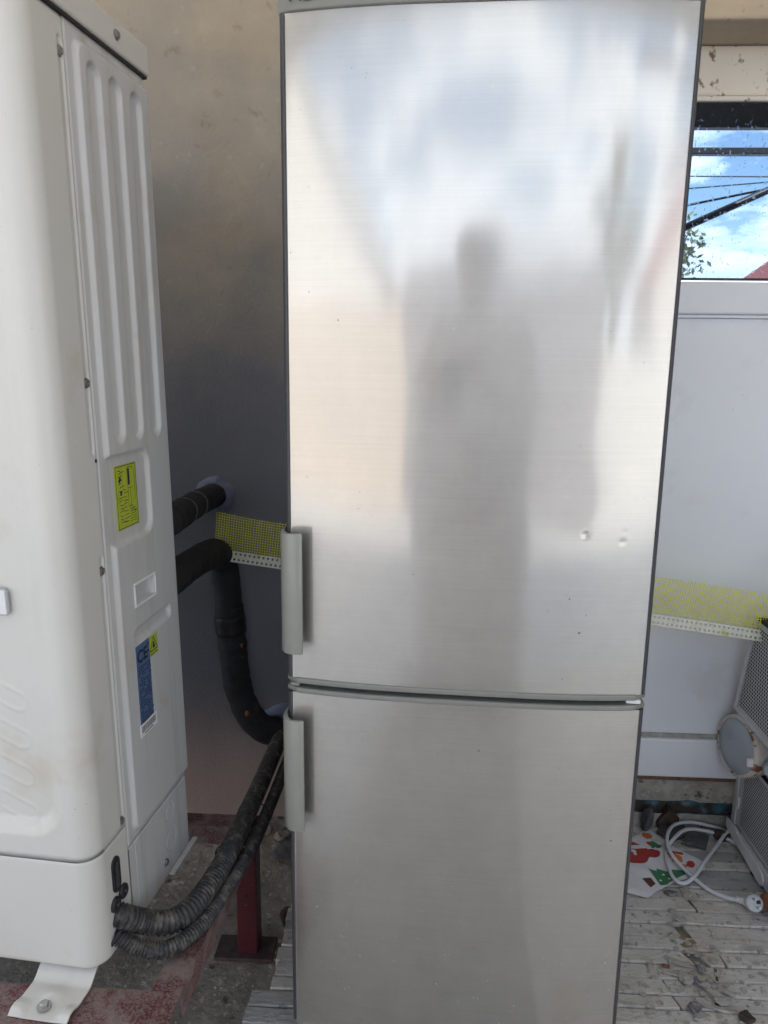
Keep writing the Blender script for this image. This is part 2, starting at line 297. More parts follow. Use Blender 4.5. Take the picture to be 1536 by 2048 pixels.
# house wall (stucco) with the window bay on the right
t = empty('house_wall', (0, 0, 0)); tag(t, 'beige plastered house wall behind the fridge, pipes going into it', 'wall')
def wall_fn(x, z):
    n = np.array([mnoise.noise(Vector((a*4, b*4, 9)))*.004+mnoise.noise(Vector((a*14, b*14, 5)))*.0016 for a, b in zip(x, z)])
    return np.stack([x, n, z], 1)
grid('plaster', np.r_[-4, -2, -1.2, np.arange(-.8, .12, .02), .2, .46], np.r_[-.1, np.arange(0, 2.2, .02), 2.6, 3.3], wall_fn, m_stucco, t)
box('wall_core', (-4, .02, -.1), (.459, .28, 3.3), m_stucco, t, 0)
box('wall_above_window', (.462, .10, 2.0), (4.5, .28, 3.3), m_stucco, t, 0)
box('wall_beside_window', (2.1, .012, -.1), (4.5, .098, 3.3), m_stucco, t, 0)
box('lintel', (.463, -.127, 1.995), (4.5, .097, 3.302), m_lintel, t, .006)
box('jamb', (.40, -.127, -.05), (.462, -.006, 3.301), m_lintel, t, .006)

box('added_blocker_wall', (3.05, -2.55, -.1), (3.25, -.128, 2.69), M('blocker_render', (.30, .27, .23), .9, var=.15, scale=5), t, .01)  # unseen wall added to keep side light off the heat pump
# window unit of white plastic
wd = empty('window_unit', (1.2, 0, .18)); wd.location = (0, 0, 0); tag(wd, 'white plastic window unit with tinted mirror glass over a plain white lower panel', 'window')
X0, X1 = .463, 2.098
box('top_rail', (X0, .0, 1.888), (X1, .06, 1.994), m_pvcdirty, wd, .006)
box('top_bead', (X0, -.006, 1.876), (X1, .03, 1.8872), m_pvcdirty, wd, .003)
box('glass_gasket', (X0, .004, 1.486), (X1, .03, 1.877), m_gasket, wd, 0)
box('middle_rail', (X0, -.004, 1.405), (X1, .06, 1.4805), m_pvc, wd, .005)
box('middle_bead', (X0, .002, 1.3965), (X1, .03, 1.4045), m_pvc, wd, .002)
box('panel', (X0, .010, .304), (X1, .05, 1.396), m_pvc, wd, .001)
box('lower_groove', (X0, .006, .292), (X1, .05, .3038), M('grey_sealant', (.38, .38, .36), .8, var=.3, scale=30), wd, .001)
box('bottom_rail', (X0, -.004, .180), (X1, .06, .2915), m_pvc, wd, .004)
box('rust_strip', (X0, .0, .1685), (X1, .06, .1795), m_rust, wd, .001)
# mirror glass with dried rain marks
mg = bpy.data.materials.new('mirror_glass'); mg.use_nodes = True; tt = mg.node_tree; nn = tt.nodes; ll = tt.links; b = nn['Principled BSDF']
b.inputs['Metallic'].default_value = 1; b.inputs['Roughness'].default_value = .012
tcn = nn.new('ShaderNodeTexCoord'); q = nn.new('ShaderNodeTexNoise'); q.inputs['Scale'].default_value = 150; q.inputs['Detail'].default_value = 2
mq = nn.new('ShaderNodeMapping'); mq.inputs['Scale'].default_value = (1.15, 1, .8); ll.new(tcn.outputs['Object'], mq.inputs[0]); ll.new(mq.outputs[0], q.inputs['Vector'])
rr = nn.new('ShaderNodeMapRange'); rr.inputs['From Min'].default_value = .63; rr.inputs['From Max'].default_value = .72; ll.new(q.outputs['Fac'], rr.inputs['Value'])
xm = nn.new('ShaderNodeMix'); xm.data_type = 'RGBA'; ll.new(rr.outputs[0], xm.inputs['Factor']); xm.inputs['A'].default_value = (.40, .50, .62, 1); xm.inputs['B'].default_value = (.27, .32, .40, 1); ll.new(xm.outputs['Result'], b.inputs['Base Color'])
r2 = nn.new('ShaderNodeMapRange'); r2.inputs['From Min'].default_value = .60; r2.inputs['From Max'].default_value = .70; r2.inputs['To Min'].default_value = .01; r2.inputs['To Max'].default_value = .09; ll.new(q.outputs['Fac'], r2.inputs['Value']); ll.new(r2.outputs[0], b.inputs['Roughness'])
box('pane', (X0+.01, .0015, 1.4895), (X1-.01, .026, 1.8735), mg, wd, 0)

# plinth below the window, concrete over flaking teal paint
pl = empty('plinth'); tag(pl, 'low crumbling concrete plinth with flaking teal paint under the window panel', 'plinth')
def rough_slab(name, lo, hi, mat, parent, amp=.006, step=.014):
    xs = np.arange(lo[0], hi[0]+step, step); zs = np.linspace(lo[2], hi[2], max(3, int((hi[2]-lo[2])/step)+1))
    def fn(x, z):
        n = np.array([mnoise.noise(Vector((a*18, b*18, lo[1]*40)))+.5*mnoise.noise(Vector((a*55, b*55, 1))) for a, b in zip(x, z)])
        e = np.array([mnoise.noise(Vector((a*25, 4, 2)))*.008 for a in x])
        return np.stack([x, lo[1]+n*amp, z+e*((z < lo[2]+.001))], 1)
    return grid(name, xs, zs, fn, mat, parent)
rough_slab('concrete_band', (.463, .012, .098), (2.1, .2, .169), m_chunk, pl, .007)
rough_slab('teal_band', (.463, .042, .045), (2.1, .2, .100), m_teal, pl, .004)
rough_slab('base_band', (.463, .034, -.05), (2.1, .2, .046), m_chunk, pl, .006)
box('plinth_core', (.463, .058, -.05), (2.1, .2, .168), m_chunk, pl, 0)

# paving of grooved strips, each strip its own piece
pv = empty('paving', (0, 0, 0)); tag(pv, 'grey paving of narrow wood-grained concrete strips under the fridge', kind='structure')
box('bedding', (-.066, -2.62, -.0445), (2.39, .03, -.010), m_conc, pv, 0)
lines = [.055, .012, -.026, -.0595, -.1058, -.1404, -.1754, -.2112, -.2511, -.2944, -.3375, -.3786, -.4178, -.4596, -.5008, -.5425, -.5773, -.619]
while lines[-1] > -2.6: lines.append(lines[-1]-.042)
def strip(x0, x1, y0, y1, mat, z=0., jag0=0., jag1=0., tilt=0., sl0=0., sl1=0.):
    """one strip y0<y1 with uneven long edges and, if jag, a broken end"""
    n = max(3, int((x1-x0)/.05)); g = .0011; V = []; F = []
    for i in range(n+1):
        x = x0+(x1-x0)*i/n; e = lambda s: mnoise.noise(Vector((x*13, s*7.7, 1)))*.0016
        dx0 = (random.uniform(-1, 1)*jag0+sl0 if i == 0 else 0)+(random.uniform(-1, 1)*jag1+sl1 if i == n else 0)
        dx1 = (random.uniform(-1, 1)*jag0-sl0 if i == 0 else 0)+(random.uniform(-1, 1)*jag1-sl1 if i == n else 0)
        zz = z+mnoise.noise(Vector((x*9, y0*30, 6)))*.0016+tilt*(x-x0)
        ya, yb = y0+g+e(y0), y1-g+e(y1)
        V += [(x+dx0, ya, -.045), (x+dx0, ya, zz-.003), (x+dx0, ya+.0028, zz), (x+dx1, yb-.0028, zz), (x+dx1, yb, zz-.003), (x+dx1, yb, -.045)]
    for i in range(n):
        for k in range(5): a = i*6+k; F.append((a, a+1, a+7, a+6))
    F.append((0, 5, 4, 3, 2, 1)); b_ = n*6; F.append((b_, b_+1, b_+2, b_+3, b_+4, b_+5))
    return mesh('paving_strip', V, F, mat, pv)
# index: [(gap start, gap end, slant)] - cracks and missing bits right of the fridge
breaks = {8: [(.896, .903, .004)], 10: [(.832, .856, .006)], 12: [(.828, .862, .010), (.905, .908, .001)], 13: [(.875, .879, -.003)], 14: [(.757, .7605, .004), (.826, .838, .016)], 15: [(.766, .7695, .005), (.842, .856, -.005)], 16: [(.777, .781, .006), (.884, .893, .006)]}
for i in range(len(lines)-1):
    y1, y0 = lines[i], lines[i+1]
    if y0 > -.60:
        xl = -.0735+.003*math.sin(i*2.3)+(.004 if i < 9 else 0); mt = m_strip if i not in (3, 5, 6) else m_stripd
        if i < 3: xl = .62
        zt = random.uniform(-.0015, .0015)
        if i in breaks:
            xa, sa_ = xl, 0.
            for q_, (a, b2, sl_) in enumerate(breaks[i]):
                strip(xa, a, y0, y1, mt, zt-.0012*q_, .0015 if q_ else 0, .003, 0, sa_, sl_); xa, sa_ = b2, sl_
            strip(xa, 2.4, y0, y1, mt, zt-.001, .003, 0, 0, sa_, 0)
        else: strip(xl, 2.4, y0, y1, mt, zt)
    else:
        strip(-.112+random.uniform(-.002, .002), .47, y0, y1, m_stripd, -.001); strip(.474, 2.4, y0, y1, m_strip, random.uniform(-.001, .001))

# ================================================================== HEAT PUMP
AO = (-.23428, -.56239, .32563)
ac = empty('heat_pump', AO, (.0047, -.0136, -.1083)); tag(ac, 'tall cream outdoor heat pump with ribbed side panel on a red stand', 'heat pump')
DEP, RC, HT = .338, .034, 1.41
SEAM = .2325
# --- side service panel: embossed relief as a height field (local x = outward, -y = towards the front)
def side_h(v, z):
    sd = sd_box(v, z, -.5, .213, .166, 1.392, .02); notch = sd_box(v, z, .088, .6, .672, .806, .02)
    pl_ = sstep((.003-np.maximum(sd, .003-notch))/.0065)*.0075
    h = pl_
    for vc in (.174, .113, .0475): h = h-.0078*sstep((-sd_cap(v, z, vc, .848, vc, 1.352, .0195)+.001)/.0058)
    h = h-.007*sstep((-sd_cap(v, z, .048, .507, .162, .503, .0125)+.001)/.006)
    hb = sd_box(v, z, .094, .163, .557, .590, .003); h = h-(.006+.016*np.clip((.590-z)/.033+.25, 0, 1))*sstep(-hb/.003)
    edge = np.minimum(SEAM-v, z-.153); h = h-.0018*sstep((.003-edge)/.003)-.0012*sstep((.003-(HT-z))/.003)
    h = h-.004*sstep((.005-v)/.005)
    return h
vs_ = np.r_[np.arange(0, .232, .0014), SEAM]; zs_ = np.arange(.1525, HT+.0005, .003)
grid('side_panel', vs_, zs_, lambda v, z: np.stack([side_h(v, z), -v, z], 1), m_acside, ac)
def base_h(v, z):
    h = -.0018*sstep((.003-(.1505-z))/.003)-.0012*np.exp(-((v-.212)/.0012)**2)-.003*sstep((.004-v)/.004)
    for zc, r in ((.062, .020), (.119, .016)):
        d_ = np.hypot(v-.078, z-zc)-r; h = h-.0014*np.exp(-(d_/.0016)**2)
    return h
grid('side_base', vs_, np.arange(.0, .1512, .0025), lambda v, z: np.stack([base_h(v, z), -v, z], 1), m_acside, ac)
# --- front casing swept round the corner: u = length along the outline starting at the seam
L1 = DEP-RC-SEAM-.001; LA = RC*math.pi/2
def outline(u):
    """u -> point (x, y) and normal; runs forward, round the corner, then left along the front"""
    u = np.asarray(u, float); a = np.clip((u-L1)/RC, 0, math.pi/2)
    x = np.where(u < L1, 0, -RC+RC*np.cos(a)); y = np.where(u < L1, -(SEAM+.001+u), -(DEP-RC)-RC*np.sin(a))
    ex = np.maximum(u-L1-LA, 0); x = x-ex
    return x, y, np.cos(a), -np.sin(a), ex
def front_h(u, z):
    x, y, nx, ny, ex = outline(u); xf = -x
    h = 0*u
    for z0, z1 in ((.825, 1.375), (.205, .655)):
        h = h-.0035*sstep((-sd_cap(u, z, .0105, z0, .0105, z1, .0065)+.001)/.004)
    # wide shallow recess in the front, rounded corners
    rb = sd_box(xf, z, .043, .9, .238, 1.50, .055); h = h-.013*np.clip((-rb)/.023, 0, 1)*(ex > 0)
    # slanting raised louvres
    for k in range(9):
        zc = .262+.062*k
        if zc > .45 and k > 3: continue
        d_ = sd_cap(xf, z, .106, zc+.006, .30, zc+.098, .0145); h = h+.0016*np.exp(-(d_/.0018)**2)
    edge = np.minimum(z-.2, HT-z); h = h-.003*sstep((.005-edge)/.005); h = h-.0016*sstep((.003-u)/.003)
    return h
def front_fn(hf):
    def fn(u, z):
        x, y, nx, ny, ex = outline(u); h = hf(u, z); return np.stack([x+nx*h, y+ny*h, z], 1)
    return fn
us_ = np.r_[np.arange(0, L1, .002), np.linspace(L1, L1+LA, 22), L1+LA+np.arange(.003, .24, .003), L1+LA+np.array([.26, .4, .6, .8, .93])]
grid('front_casing', us_, np.arange(.2, HT+.001, .0032), front_fn(front_h), m_ac, ac)
def fbase_h(u, z):
    return -.002*sstep((.006-(.1988-z))/.006)-.0014*sstep((.003-u)/.003)-.010*sstep((.010-z)/.010)
grid('front_base', us_, np.arange(0, .1995, .004), front_fn(fbase_h), m_ac, ac)
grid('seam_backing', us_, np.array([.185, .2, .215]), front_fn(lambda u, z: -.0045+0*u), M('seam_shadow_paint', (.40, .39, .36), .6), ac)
# far side and the back close the casing
box('back_casing', (-.99, -.30, .004), (-.003, .0, HT), m_acside, ac, .004)
box('left_casing', (-.992, -DEP+.012, .002), (-.95, -.301, HT), m_ac, ac, .02)
box('front_backing', (-.95, -.308, .01), (-.018, -.3005, HT-.004), m_ac, ac, 0)
box('base_tray', (-.97, -DEP+.03, -.004), (-.012, -.006, .003), m_acside, ac, .001)
# top cover with rolled edge
tcv = prism('top_cover', [(-.998, .008), (.008, .008), (.008, -DEP+RC-.002), (.005, -DEP+.012), (-.006, -DEP-.002), (-RC, -DEP-.008), (-.99, -DEP-.008)], HT+.003, HT+.048, m_ac, ac, bev=.004)
prism('cover_gap', [(-.99, .004), (.0045, .004), (.0045, -DEP+RC-.002), (.002, -DEP+.012), (-.008, -DEP+.001), (-RC, -DEP-.0035), (-.985, -DEP-.0035)], HT-.0008, HT+.0031, m_gasket, ac)
def screw(name, x, y, z, axis, parent, r=.0058):
    a = Vector(axis).normalized(); p = Vector((x, y, z))
    o = lathe(name, [(r*1.35, 0), (r*1.35, .001), (r, .0012), (r*.98, .004), (r*.5, .0047), (r*.48, .0038), (0, .0036)], m_zinc, parent, p, a, 10, False); return o
for v, z in ((.10, HT+.026), (.235, HT+.030)): screw('screw', .0082, -v, z, (1, 0, 0), tcv)
for v, z in ((.244, 1.363), (.2435, .923), (.2435, .638), (.2445, .211)): screw('screw', -.003, -v, z, (1, 0, 0), ac)
screw('screw', .0, -.105, .03, (1, 0, 0), ac)
cyl('drain_hole', (-.0012, -.238, .808), (.0006, -.238, .808), .003, m_black, ac, 10)
# rim of the recessed grip
bm = bmesh.new()
for lo, hi in (((.0072, -.167, .5905), (.0102, -.090, .5945)), ((.0072, -.167, .5525), (.0102, -.090, .5565)), ((.0072, -.167, .557), (.0101, -.1635, .590)), ((.0072, -.0935, .557), (.0101, -.090, .590))): box_bm(bm, lo, hi, .0008, 1)
frombm('grip_rim', bm, m_white, ac)
# badge on the front, cut by the picture edge
bd = prism('badge', [(-.20, .592), (-.104, .592), (-.100, .597), (-.100, .628), (-.104, .633), (-.20, .633)], -DEP+.010, -DEP+.0045, M('grey_badge', (.45, .45, .44), .4), ac, axis='y', bev=.001)
prism('badge_field', [(-.195, .5945), (-.1025, .5945), (-.1025, .6305), (-.195, .6305)], -DEP+.0046, -DEP+.0036, m_white, bd, axis='y')
# cable gland slot and grommets in the base
pts = [(.277+math.copysign(.0125, 1)*math.cos(a)*1, 0) for a in (0,)]
def stadium(vc, z0, z1, r, n=10):
    return [(-(vc+r*math.cos(a)), z1+r*math.sin(a)) for a in np.linspace(0, math.pi, n)]+[(-(vc+r*math.cos(a)), z0+r*math.sin(a)) for a in np.linspace(math.pi, 2*math.pi, n)]
gl = prism('cable_gland', stadium(.2785, .117, .157, .0115), -.001, .0035, m_black, ac, axis='x', bev=.001)
prism('gland_slot', stadium(.2785, .119, .155, .0045), .0036, .0044, M('gland_brush', (.05, .05, .05), .9, var=.6, scale=300), gl, axis='x')
for v, z in ((.2625, .0935), (.288, .0885)):
    gr = lathe('grommet', [(.0125, -.001), (.0125, .004), (.0105, .0058), (.006, .0058), (.0045, .003), (.004, .0005), (0, .0003)], m_black, ac, (0, -v, z), (1, 0, 0), 20)
# stickers on the side panel (flat print)
def sticker(name, v0, v1, z0, z1, mat, h=.0075, off=0.):
    return mesh(name, [(h, -v1, z0), (h, -v0, z0), (h, -v0, z1), (h, -v1, z1), (h-.0012, -v1, z0), (h-.0012, -v0, z0), (h-.0012, -v0, z1), (h-.0012, -v1, z1)],
                [(0, 1, 2, 3), (0, 4, 5, 1), (1, 5, 6, 2), (2, 6, 7, 3), (3, 7, 4, 0)], mat, ac)
def marks(name, rects, mat, parent, h):
    V = []; F = []
    for (v0, z0, v1, z1, th) in rects:
        a = Vector((-v0, z0)); b_ = Vector((-v1, z1)); d_ = (b_-a); n_ = Vector((-d_.y, d_.x)).normalized()*th/2; k = len(V)
        for p_ in (a-n_, b_-n_, b_+n_, a+n_): V.append((h, p_.x, p_.y))
        F.append((k, k+1, k+2, k+3))
    return mesh(name, V, F, mat, parent)
yl = sticker('wiring_sticker', .1195, .1895, .688, .792, m_print['lime'], .0014)
R = [(.187, .690, .187, .790, .0012), (.122, .690, .122, .790, .0012), (.187, .790, .122, .790, .0012), (.187, .690, .122, .690, .0012)]
R += [(.150, .786, .134, .786, .001), (.150, .786, .150, .722, .001), (.134, .786, .128, .778, .001), (.128, .778, .128, .730, .001), (.150, .752, .134, .752, .0008), (.142, .752, .142, .712, .001), (.150, .722, .138, .722, .001), (.138, .722, .134, .712, .001), (.134, .712, .126, .712, .001)]
R += [(.146, .757, .146, .784, .006)]
for k in range(16): z = .70+.0056*k; R.append((.181-random.random()*.004, z, .172-random.random()*.012, z+random.uniform(-.003, .003), .0012))
for k in range(10): z = .698+.006*k; R.append((.166, z, .158-random.random()*.01, z+random.uniform(-.002, .002), .0011))
for k in range(6): z = .697+.004*k; R.append((.148, z, .130-random.random()*.006, z, .0009))
R += [(.178, .765, .172, .772, .006), (.176, .748, .170, .748, .006)]
marks('print', R, m_print['ink'], yl, .00155)
bl = sticker('rating_sticker', .1285, .1755, .326, .4868, m_print['blue'], .0085)
MT = lambda v, z, h: Matrix.Translation((h, -v, z)) @ Matrix(((0, 0, 1, 0), (1, 0, 0, 0), (0, 1, 0, 0), (0, 0, 0, 1)))
text('ce_mark', 'CE', .030, m_print['ink'], bl, MT(.1735, .456, .0087), .0001, .0009)
R = []
for k in range(20):
    z = .447-.0050*k; v = .172
    while v > .135:
        ln = random.uniform(.003, .009)
        if random.random() < .8: R.append((v, z, v-ln, z, .0024))
        v -= ln+.0016
R += [(.171, .337, .14, .337, .004), (.168, .347, .145, .347, .0025), (.1365, .478, .1315, .478, .004), (.1365, .466, .1315, .466, .004)]
marks('print', R, m_print['ink'], bl, .0087)
yw = sticker('warning_sticker', .098, .1282, .450, .4862, m_print['lime'], .0085)
R = [(.1265, .459, .113, .4835, .0018), (.113, .4835, .0995, .459, .0018), (.0995, .459, .1265, .459, .0018), (.1265, .4535, .0995, .4535, .0015), (.113, .463, .113, .474, .005), (.1165, .463, .1145, .470, .003), (.1095, .463, .1115, .470, .003)]
marks('flame_triangle', R, m_print['ink'], yw, .0087)
bc = sticker('barcode_sticker', .1185, .1785, .3235, .3465, m_print['white'], .0089)
R = []; v = .174
while v > .124:
    th = random.choice((.0007, .0012, .002)); R.append((v, .331, v, .343, th)); v -= th+random.choice((.0008, .0013))
R += [(.166, .3275, .134, .3275, .0018)]
marks('barcode', R, m_print['ink'], bc, .0091)
# mounting foot with its bolt
ft = empty('mounting_foot'); ft.parent = ac
def foot_fn(a, b):
    z = -.0210+.018*sstep((.030-b)/.034)+.006*np.exp(-((a-.047)/.018)**2-((b-.048)/.012)**2)
    z = z+.006*sstep((.028-a)/.018)*sstep((b-.055)/.02)*sstep((.0925-b)/.012)+.006*sstep((a-.068)/.018)*sstep((b-.055)/.02)*sstep((.0925-b)/.012)
    return np.stack([-.118+a*1.02, -(DEP-.02)-b, z], 1)
bpy.data.objects.remove(ft)
ft = grid('mounting_foot', np.linspace(0, .096, 48), np.linspace(-.03, .092, 60), foot_fn, m_ac, ac)
sm = ft.modifiers.new('thickness', 'SOLIDIFY'); sm.thickness = .002; sm.offset = 1
bo = lathe('bolt', [(.0, -.0215), (.0105, -.0215), (.0105, -.0185), (.0085, -.0182), (0, -.0181)], m_zinc, ft, (-.070, -(DEP-.02)-.071, .0022), (0, 0, 1), 24, False)
lathe('bolt_head', [(.0068, -.0182), (.0068, -.0135), (.0055, -.0125), (0, -.0122)], m_zinc, ft, (-.070, -(DEP-.02)-.071, .0022), (0, 0, 1), 6, False)
# lower lip at the back of the base
box('rear_lip', (.002, -.10, .0), (.012, .012, .004), m_acside, ac, .001)

# ================================================================== RED STAND
st = empty('steel_stand', (-.6, -.7, -.035), (0, 0, 0)); st.location = (0, 0, 0)
tag(st, 'dusty dark red welded steel stand carrying the heat pump', 'stand')
FZ = .2985
# rails follow the stand's own skew; outer right edge from (-.147,-.917) to (-.126,-.52)
def lrail(name, a, b, wdir, wid, h):
    """angle iron: flat top from edge a-b inwards by wid, web down by h at the outer edge"""
    A, B, W = Vector(a), Vector(b), Vector(wdir); t_ = .004; bm = bmesh.new()
    def hexa(p0, p1, q, dn):
        vs = [bm.verts.new(x) for x in (p0, p1, p1+q, p0+q)]; vb = [bm.verts.new(x-Vector((0, 0, dn))) for x in (p0, p1, p1+q, p0+q)]
        bm.faces.new(vs); bm.faces.new(vb[::-1])
        for i in range(4): bm.faces.new((vs[i], vb[i], vb[(i+1) % 4], vs[(i+1) % 4]))
    hexa(A, B, W*wid, t_); hexa(A-Vector((0, 0, t_)), B-Vector((0, 0, t_)), W*t_, h-t_)
    return frombm(name, bm, m_red, st)
lrail('front_rail', (-1.30, -.975, FZ), (-.1475, -.975, FZ), (0, 1, 0), .078, .05)
lrail('side_rail', (-.1475, -.8965, FZ-.0005), (-.1235, -.470, FZ-.0005), (-1, .05, 0), .047, .05)
lrail('rear_rail', (-.124, -.4695, FZ-.001), (-1.28, -.4695, FZ-.001), (0, 1, 0), .045, .042)
def leg(x, y, s=.046):
    o = box('leg', (x-s/2, y-s/2, -.03), (x+s/2, y+s/2, FZ-.052), m_redclean, st, .004)
    h_ = cyl('bolt_hole', (x, y-s/2-.0005, .12), (x, y-s/2+.004, .12), .0045, m_black, o, 12)
    return o
leg(-.148, -.435)
box('base_plate', (-.222, -.475, -.036), (-.09, -.405, -.026), M('grimy_plate', (.07, .05, .05), .8, var=.4, scale=50), st, .002)
leg(-.172, -.948); leg(-1.2, -.94); leg(-1.2, -.44)

# ================================================================== PIPES AND HOSES
p1 = empty('insulated_pipe', (-.31, 0, .93)); p1.location = (0, 0, 0); tag(p1, 'upper black insulated pipe entering the wall through a foam-ringed hole', 'pipe')
tube('insulation', [(-.316, .03, .938), (-.316, -.06, .941), (-.312, -.2, .948), (-.298, -.4, .957), (-.29, -.56, .965)], .0315, m_pipe, p1, 24, 60, .05)
for y in (-.195, -.30):
    z = .9485 if y > -.25 else .953; x = -.3125 if y > -.25 else -.306
    V, F = tube_data([(x+.0330*math.cos(a), y+.004*math.sin(3*a), z+.0330*math.sin(a)) for a in np.linspace(0, 2*math.pi, 33)], [.0012]*33, 6, False); mesh('cable_tie', V, F, M('pale_tie', (.16, .16, .17), .5), p1, True)
def collar(name, c_, r0, r1, mat, lab, y=-.003, grp='patches of filler foam around the pipe holes'):
    V = []; F = []; n = 40
    for j, (rr_, yy) in enumerate(((r0, -.014), ((r0+r1)/2, -.013), (r1, .006))):
        for k in range(n):
            a = 2*math.pi*k/n; q_ = rr_*(1+(.0 if j == 0 else .15)*mnoise.noise(Vector((math.cos(a)*1.6, math.sin(a)*1.6, r1*50)))); V.append((c_[0]+q_*math.cos(a), y+yy+.006*mnoise.noise(Vector((math.cos(a)*4, math.sin(a)*4, j))), c_[2]+q_*math.sin(a)))
    for j in range(2):
        for k in range(n): F.append((j*n+k, j*n+(k+1) % n, (j+1)*n+(k+1) % n, (j+1)*n+k))
    o = mesh(name, V, F, mat, None, True); tag(o, lab, 'filler foam', grp); return o
collar('foam_patch', (-.314, 0, .938), .032, .052, m_foam, 'pale foam ring smeared around the upper pipe hole')
collar('foam_patch', (-.150, 0, .292), .04, .068, m_foam, 'pale foam smear where the lower pipe enters the wall')
p2 = empty('insulated_pipe', (0, 0, 0)); tag(p2, 'lower black insulated pipe bending down the wall towards the fridge', 'pipe')
tube('insulation', [(-.285, -.56, .845), (-.293, -.4, .838), (-.287, -.26, .832), (-.281, -.15, .822), (-.276, -.095, .79), (-.272, -.078, .735), (-.266, -.072, .607)], .0345, m_pipe, p2, 24, 80, .06)
tube('insulation', [(-.268, -.072, .66), (-.266, -.072, .607), (-.258, -.072, .50), (-.248, -.07, .42), (-.222, -.066, .352), (-.185, -.05, .305), (-.14, .0, .275), (-.12, .05, .262)], .0365, m_pipe, p2, 24, 80, .07)
tube('tape_joint', [(-.2675, -.072, .635), (-.266, -.072, .607), (-.265, -.072, .588)], .0395, m_black, p2, 24, 12, .04)
m_or = M('torn_foam', (.34, .13, .05), .9, var=.3, scale=80)
for (x, y, z, s) in ((-.2325, -.095, .562, .006), (-.221, -.100, .376, .009), (-.233, -.092, .53, .004)):
    bm = bmesh.new(); bmesh.ops.create_icosphere(bm, subdivisions=2, radius=s)
    for v in bm.verts: v.co *= 1+.5*mnoise.noise(v.co*300); v.co.x *= .7; v.co += Vector((x, y, z))
    frombm('torn_spot', bm, m_or, p2, True)
h1 = empty('corrugated_conduit', (0, 0, 0)); tag(h1, 'thick dusty corrugated black conduit leaving the heat pump base, upper one', 'conduit', 'corrugated conduits')
tube('conduit', [(-.292, -.835, .392), (-.2625, -.838, .382), (-.236, -.815, .354), (-.196, -.799, .341), (-.1656, -.7554, .341), (-.1476, -.6554, .338), (-.1406, -.5246, .333), (-.1381, -.3411, .32), (-.1407, -.147, .3), (-.141, .0, .285)], .0188, m_hose, h1, 18, ribs=(.0080, .0015))
h2 = empty('corrugated_conduit', (0, 0, 0)); tag(h2, 'thin corrugated black conduit running below the thicker one', 'conduit', 'corrugated conduits')
tube('conduit', [(-.290, -.845, .362), (-.2649, -.8488, .352), (-.2308, -.8453, .330), (-.188, -.8369, .322), (-.150, -.7791, .319), (-.128, -.6771, .317), (-.111, -.5445, .309), (-.106, -.3688, .297), (-.105, -.1684, .283), (-.108, -.01, .27)], .0128, m_hose, h2, 16, ribs=(.0060, .0011))
lathe('collar', [(.0165, 0), (.0205, .001), (.0205, .005), (.0165, .006)], m_black, h2, (-.268, -.8478, .354), (.8, -.1, -.45), 20)
for p_, r_, n_ in (((-.131, -.60, .326), .026, (0, 1, 0)), ((-.125, -.44, .312), .026, (0, 1, 0))):
    pth = [(p_[0]-.006+.034*math.cos(a), p_[1], p_[2]+.002+.026*math.sin(a)) for a in np.linspace(0, 2*math.pi, 25)]
    V, F = tube_data(pth, [.0016]*25, 6, False); mesh('cable_tie', V, F, m_black, h2, True)

# ================================================================== FRIDGE
YF = -.72; FW = .595; ZT, ZS = 1.7738, .7535
fr = empty('fridge', (.0324, .0167, 0), (0, 0, -.0493)); tag(fr, 'tall brushed steel fridge freezer with two doors and left side handles', 'fridge')
box('cabinet', (.004, -.654, .045), (.591, -.17, 1.80), m_cab, fr, .006)
box('gasket', (.012, -.664, .08), (.583, -.654, 1.79), m_black, fr, .001)
BOW = .019; bowf = lambda s_: 1-np.abs(2*s_-1)**3
dents = [(.480, 1.0218, .0045, .0009), (.538, 1.0111, .0038, .0005), (.541, 1.0272, .003, .0002), (.448, 1.1098, .003, .0002), (.448, 1.0768, .003, .0002), (.47, 1.0835, .055, .0011), (.50, 1.18, .07, .0006)]
def door_fn(z0, z1, R_=.007):
    def fn(x, z):
        s = x/FW; y = YF-BOW*bowf(s)
        e = np.minimum(x, FW-x); q_ = np.clip(1-e/R_, 0, 1); y = y+R_*(1-np.sqrt(np.maximum(1-q_*q_, 0)))*1.0
        w_ = np.array([mnoise.noise(Vector((a*3.2, b*1.6, z0*3)))*.0011+mnoise.noise(Vector((a*9, b*3.0, z0*5+2)))*.0006+mnoise.noise(Vector((a*19, b*7.0, z0*5+4)))*.00012 for a, b in zip(x, z)]); y = y+w_*sstep(e/.05)
        for dx_, dz_, sg, am in dents: y = y+am*np.exp(-((x-dx_)**2+(z-dz_)**2)/(2*sg*sg*.5))
        return np.stack([x, y, z], 1)
    return fn
ex_ =   .007*(1-np.cos(np.linspace(0, math.pi/2, 9)))
xs_ = np.unique(np.r_[ex_, np.arange(.007, FW-.007, .0024), FW-ex_]); 
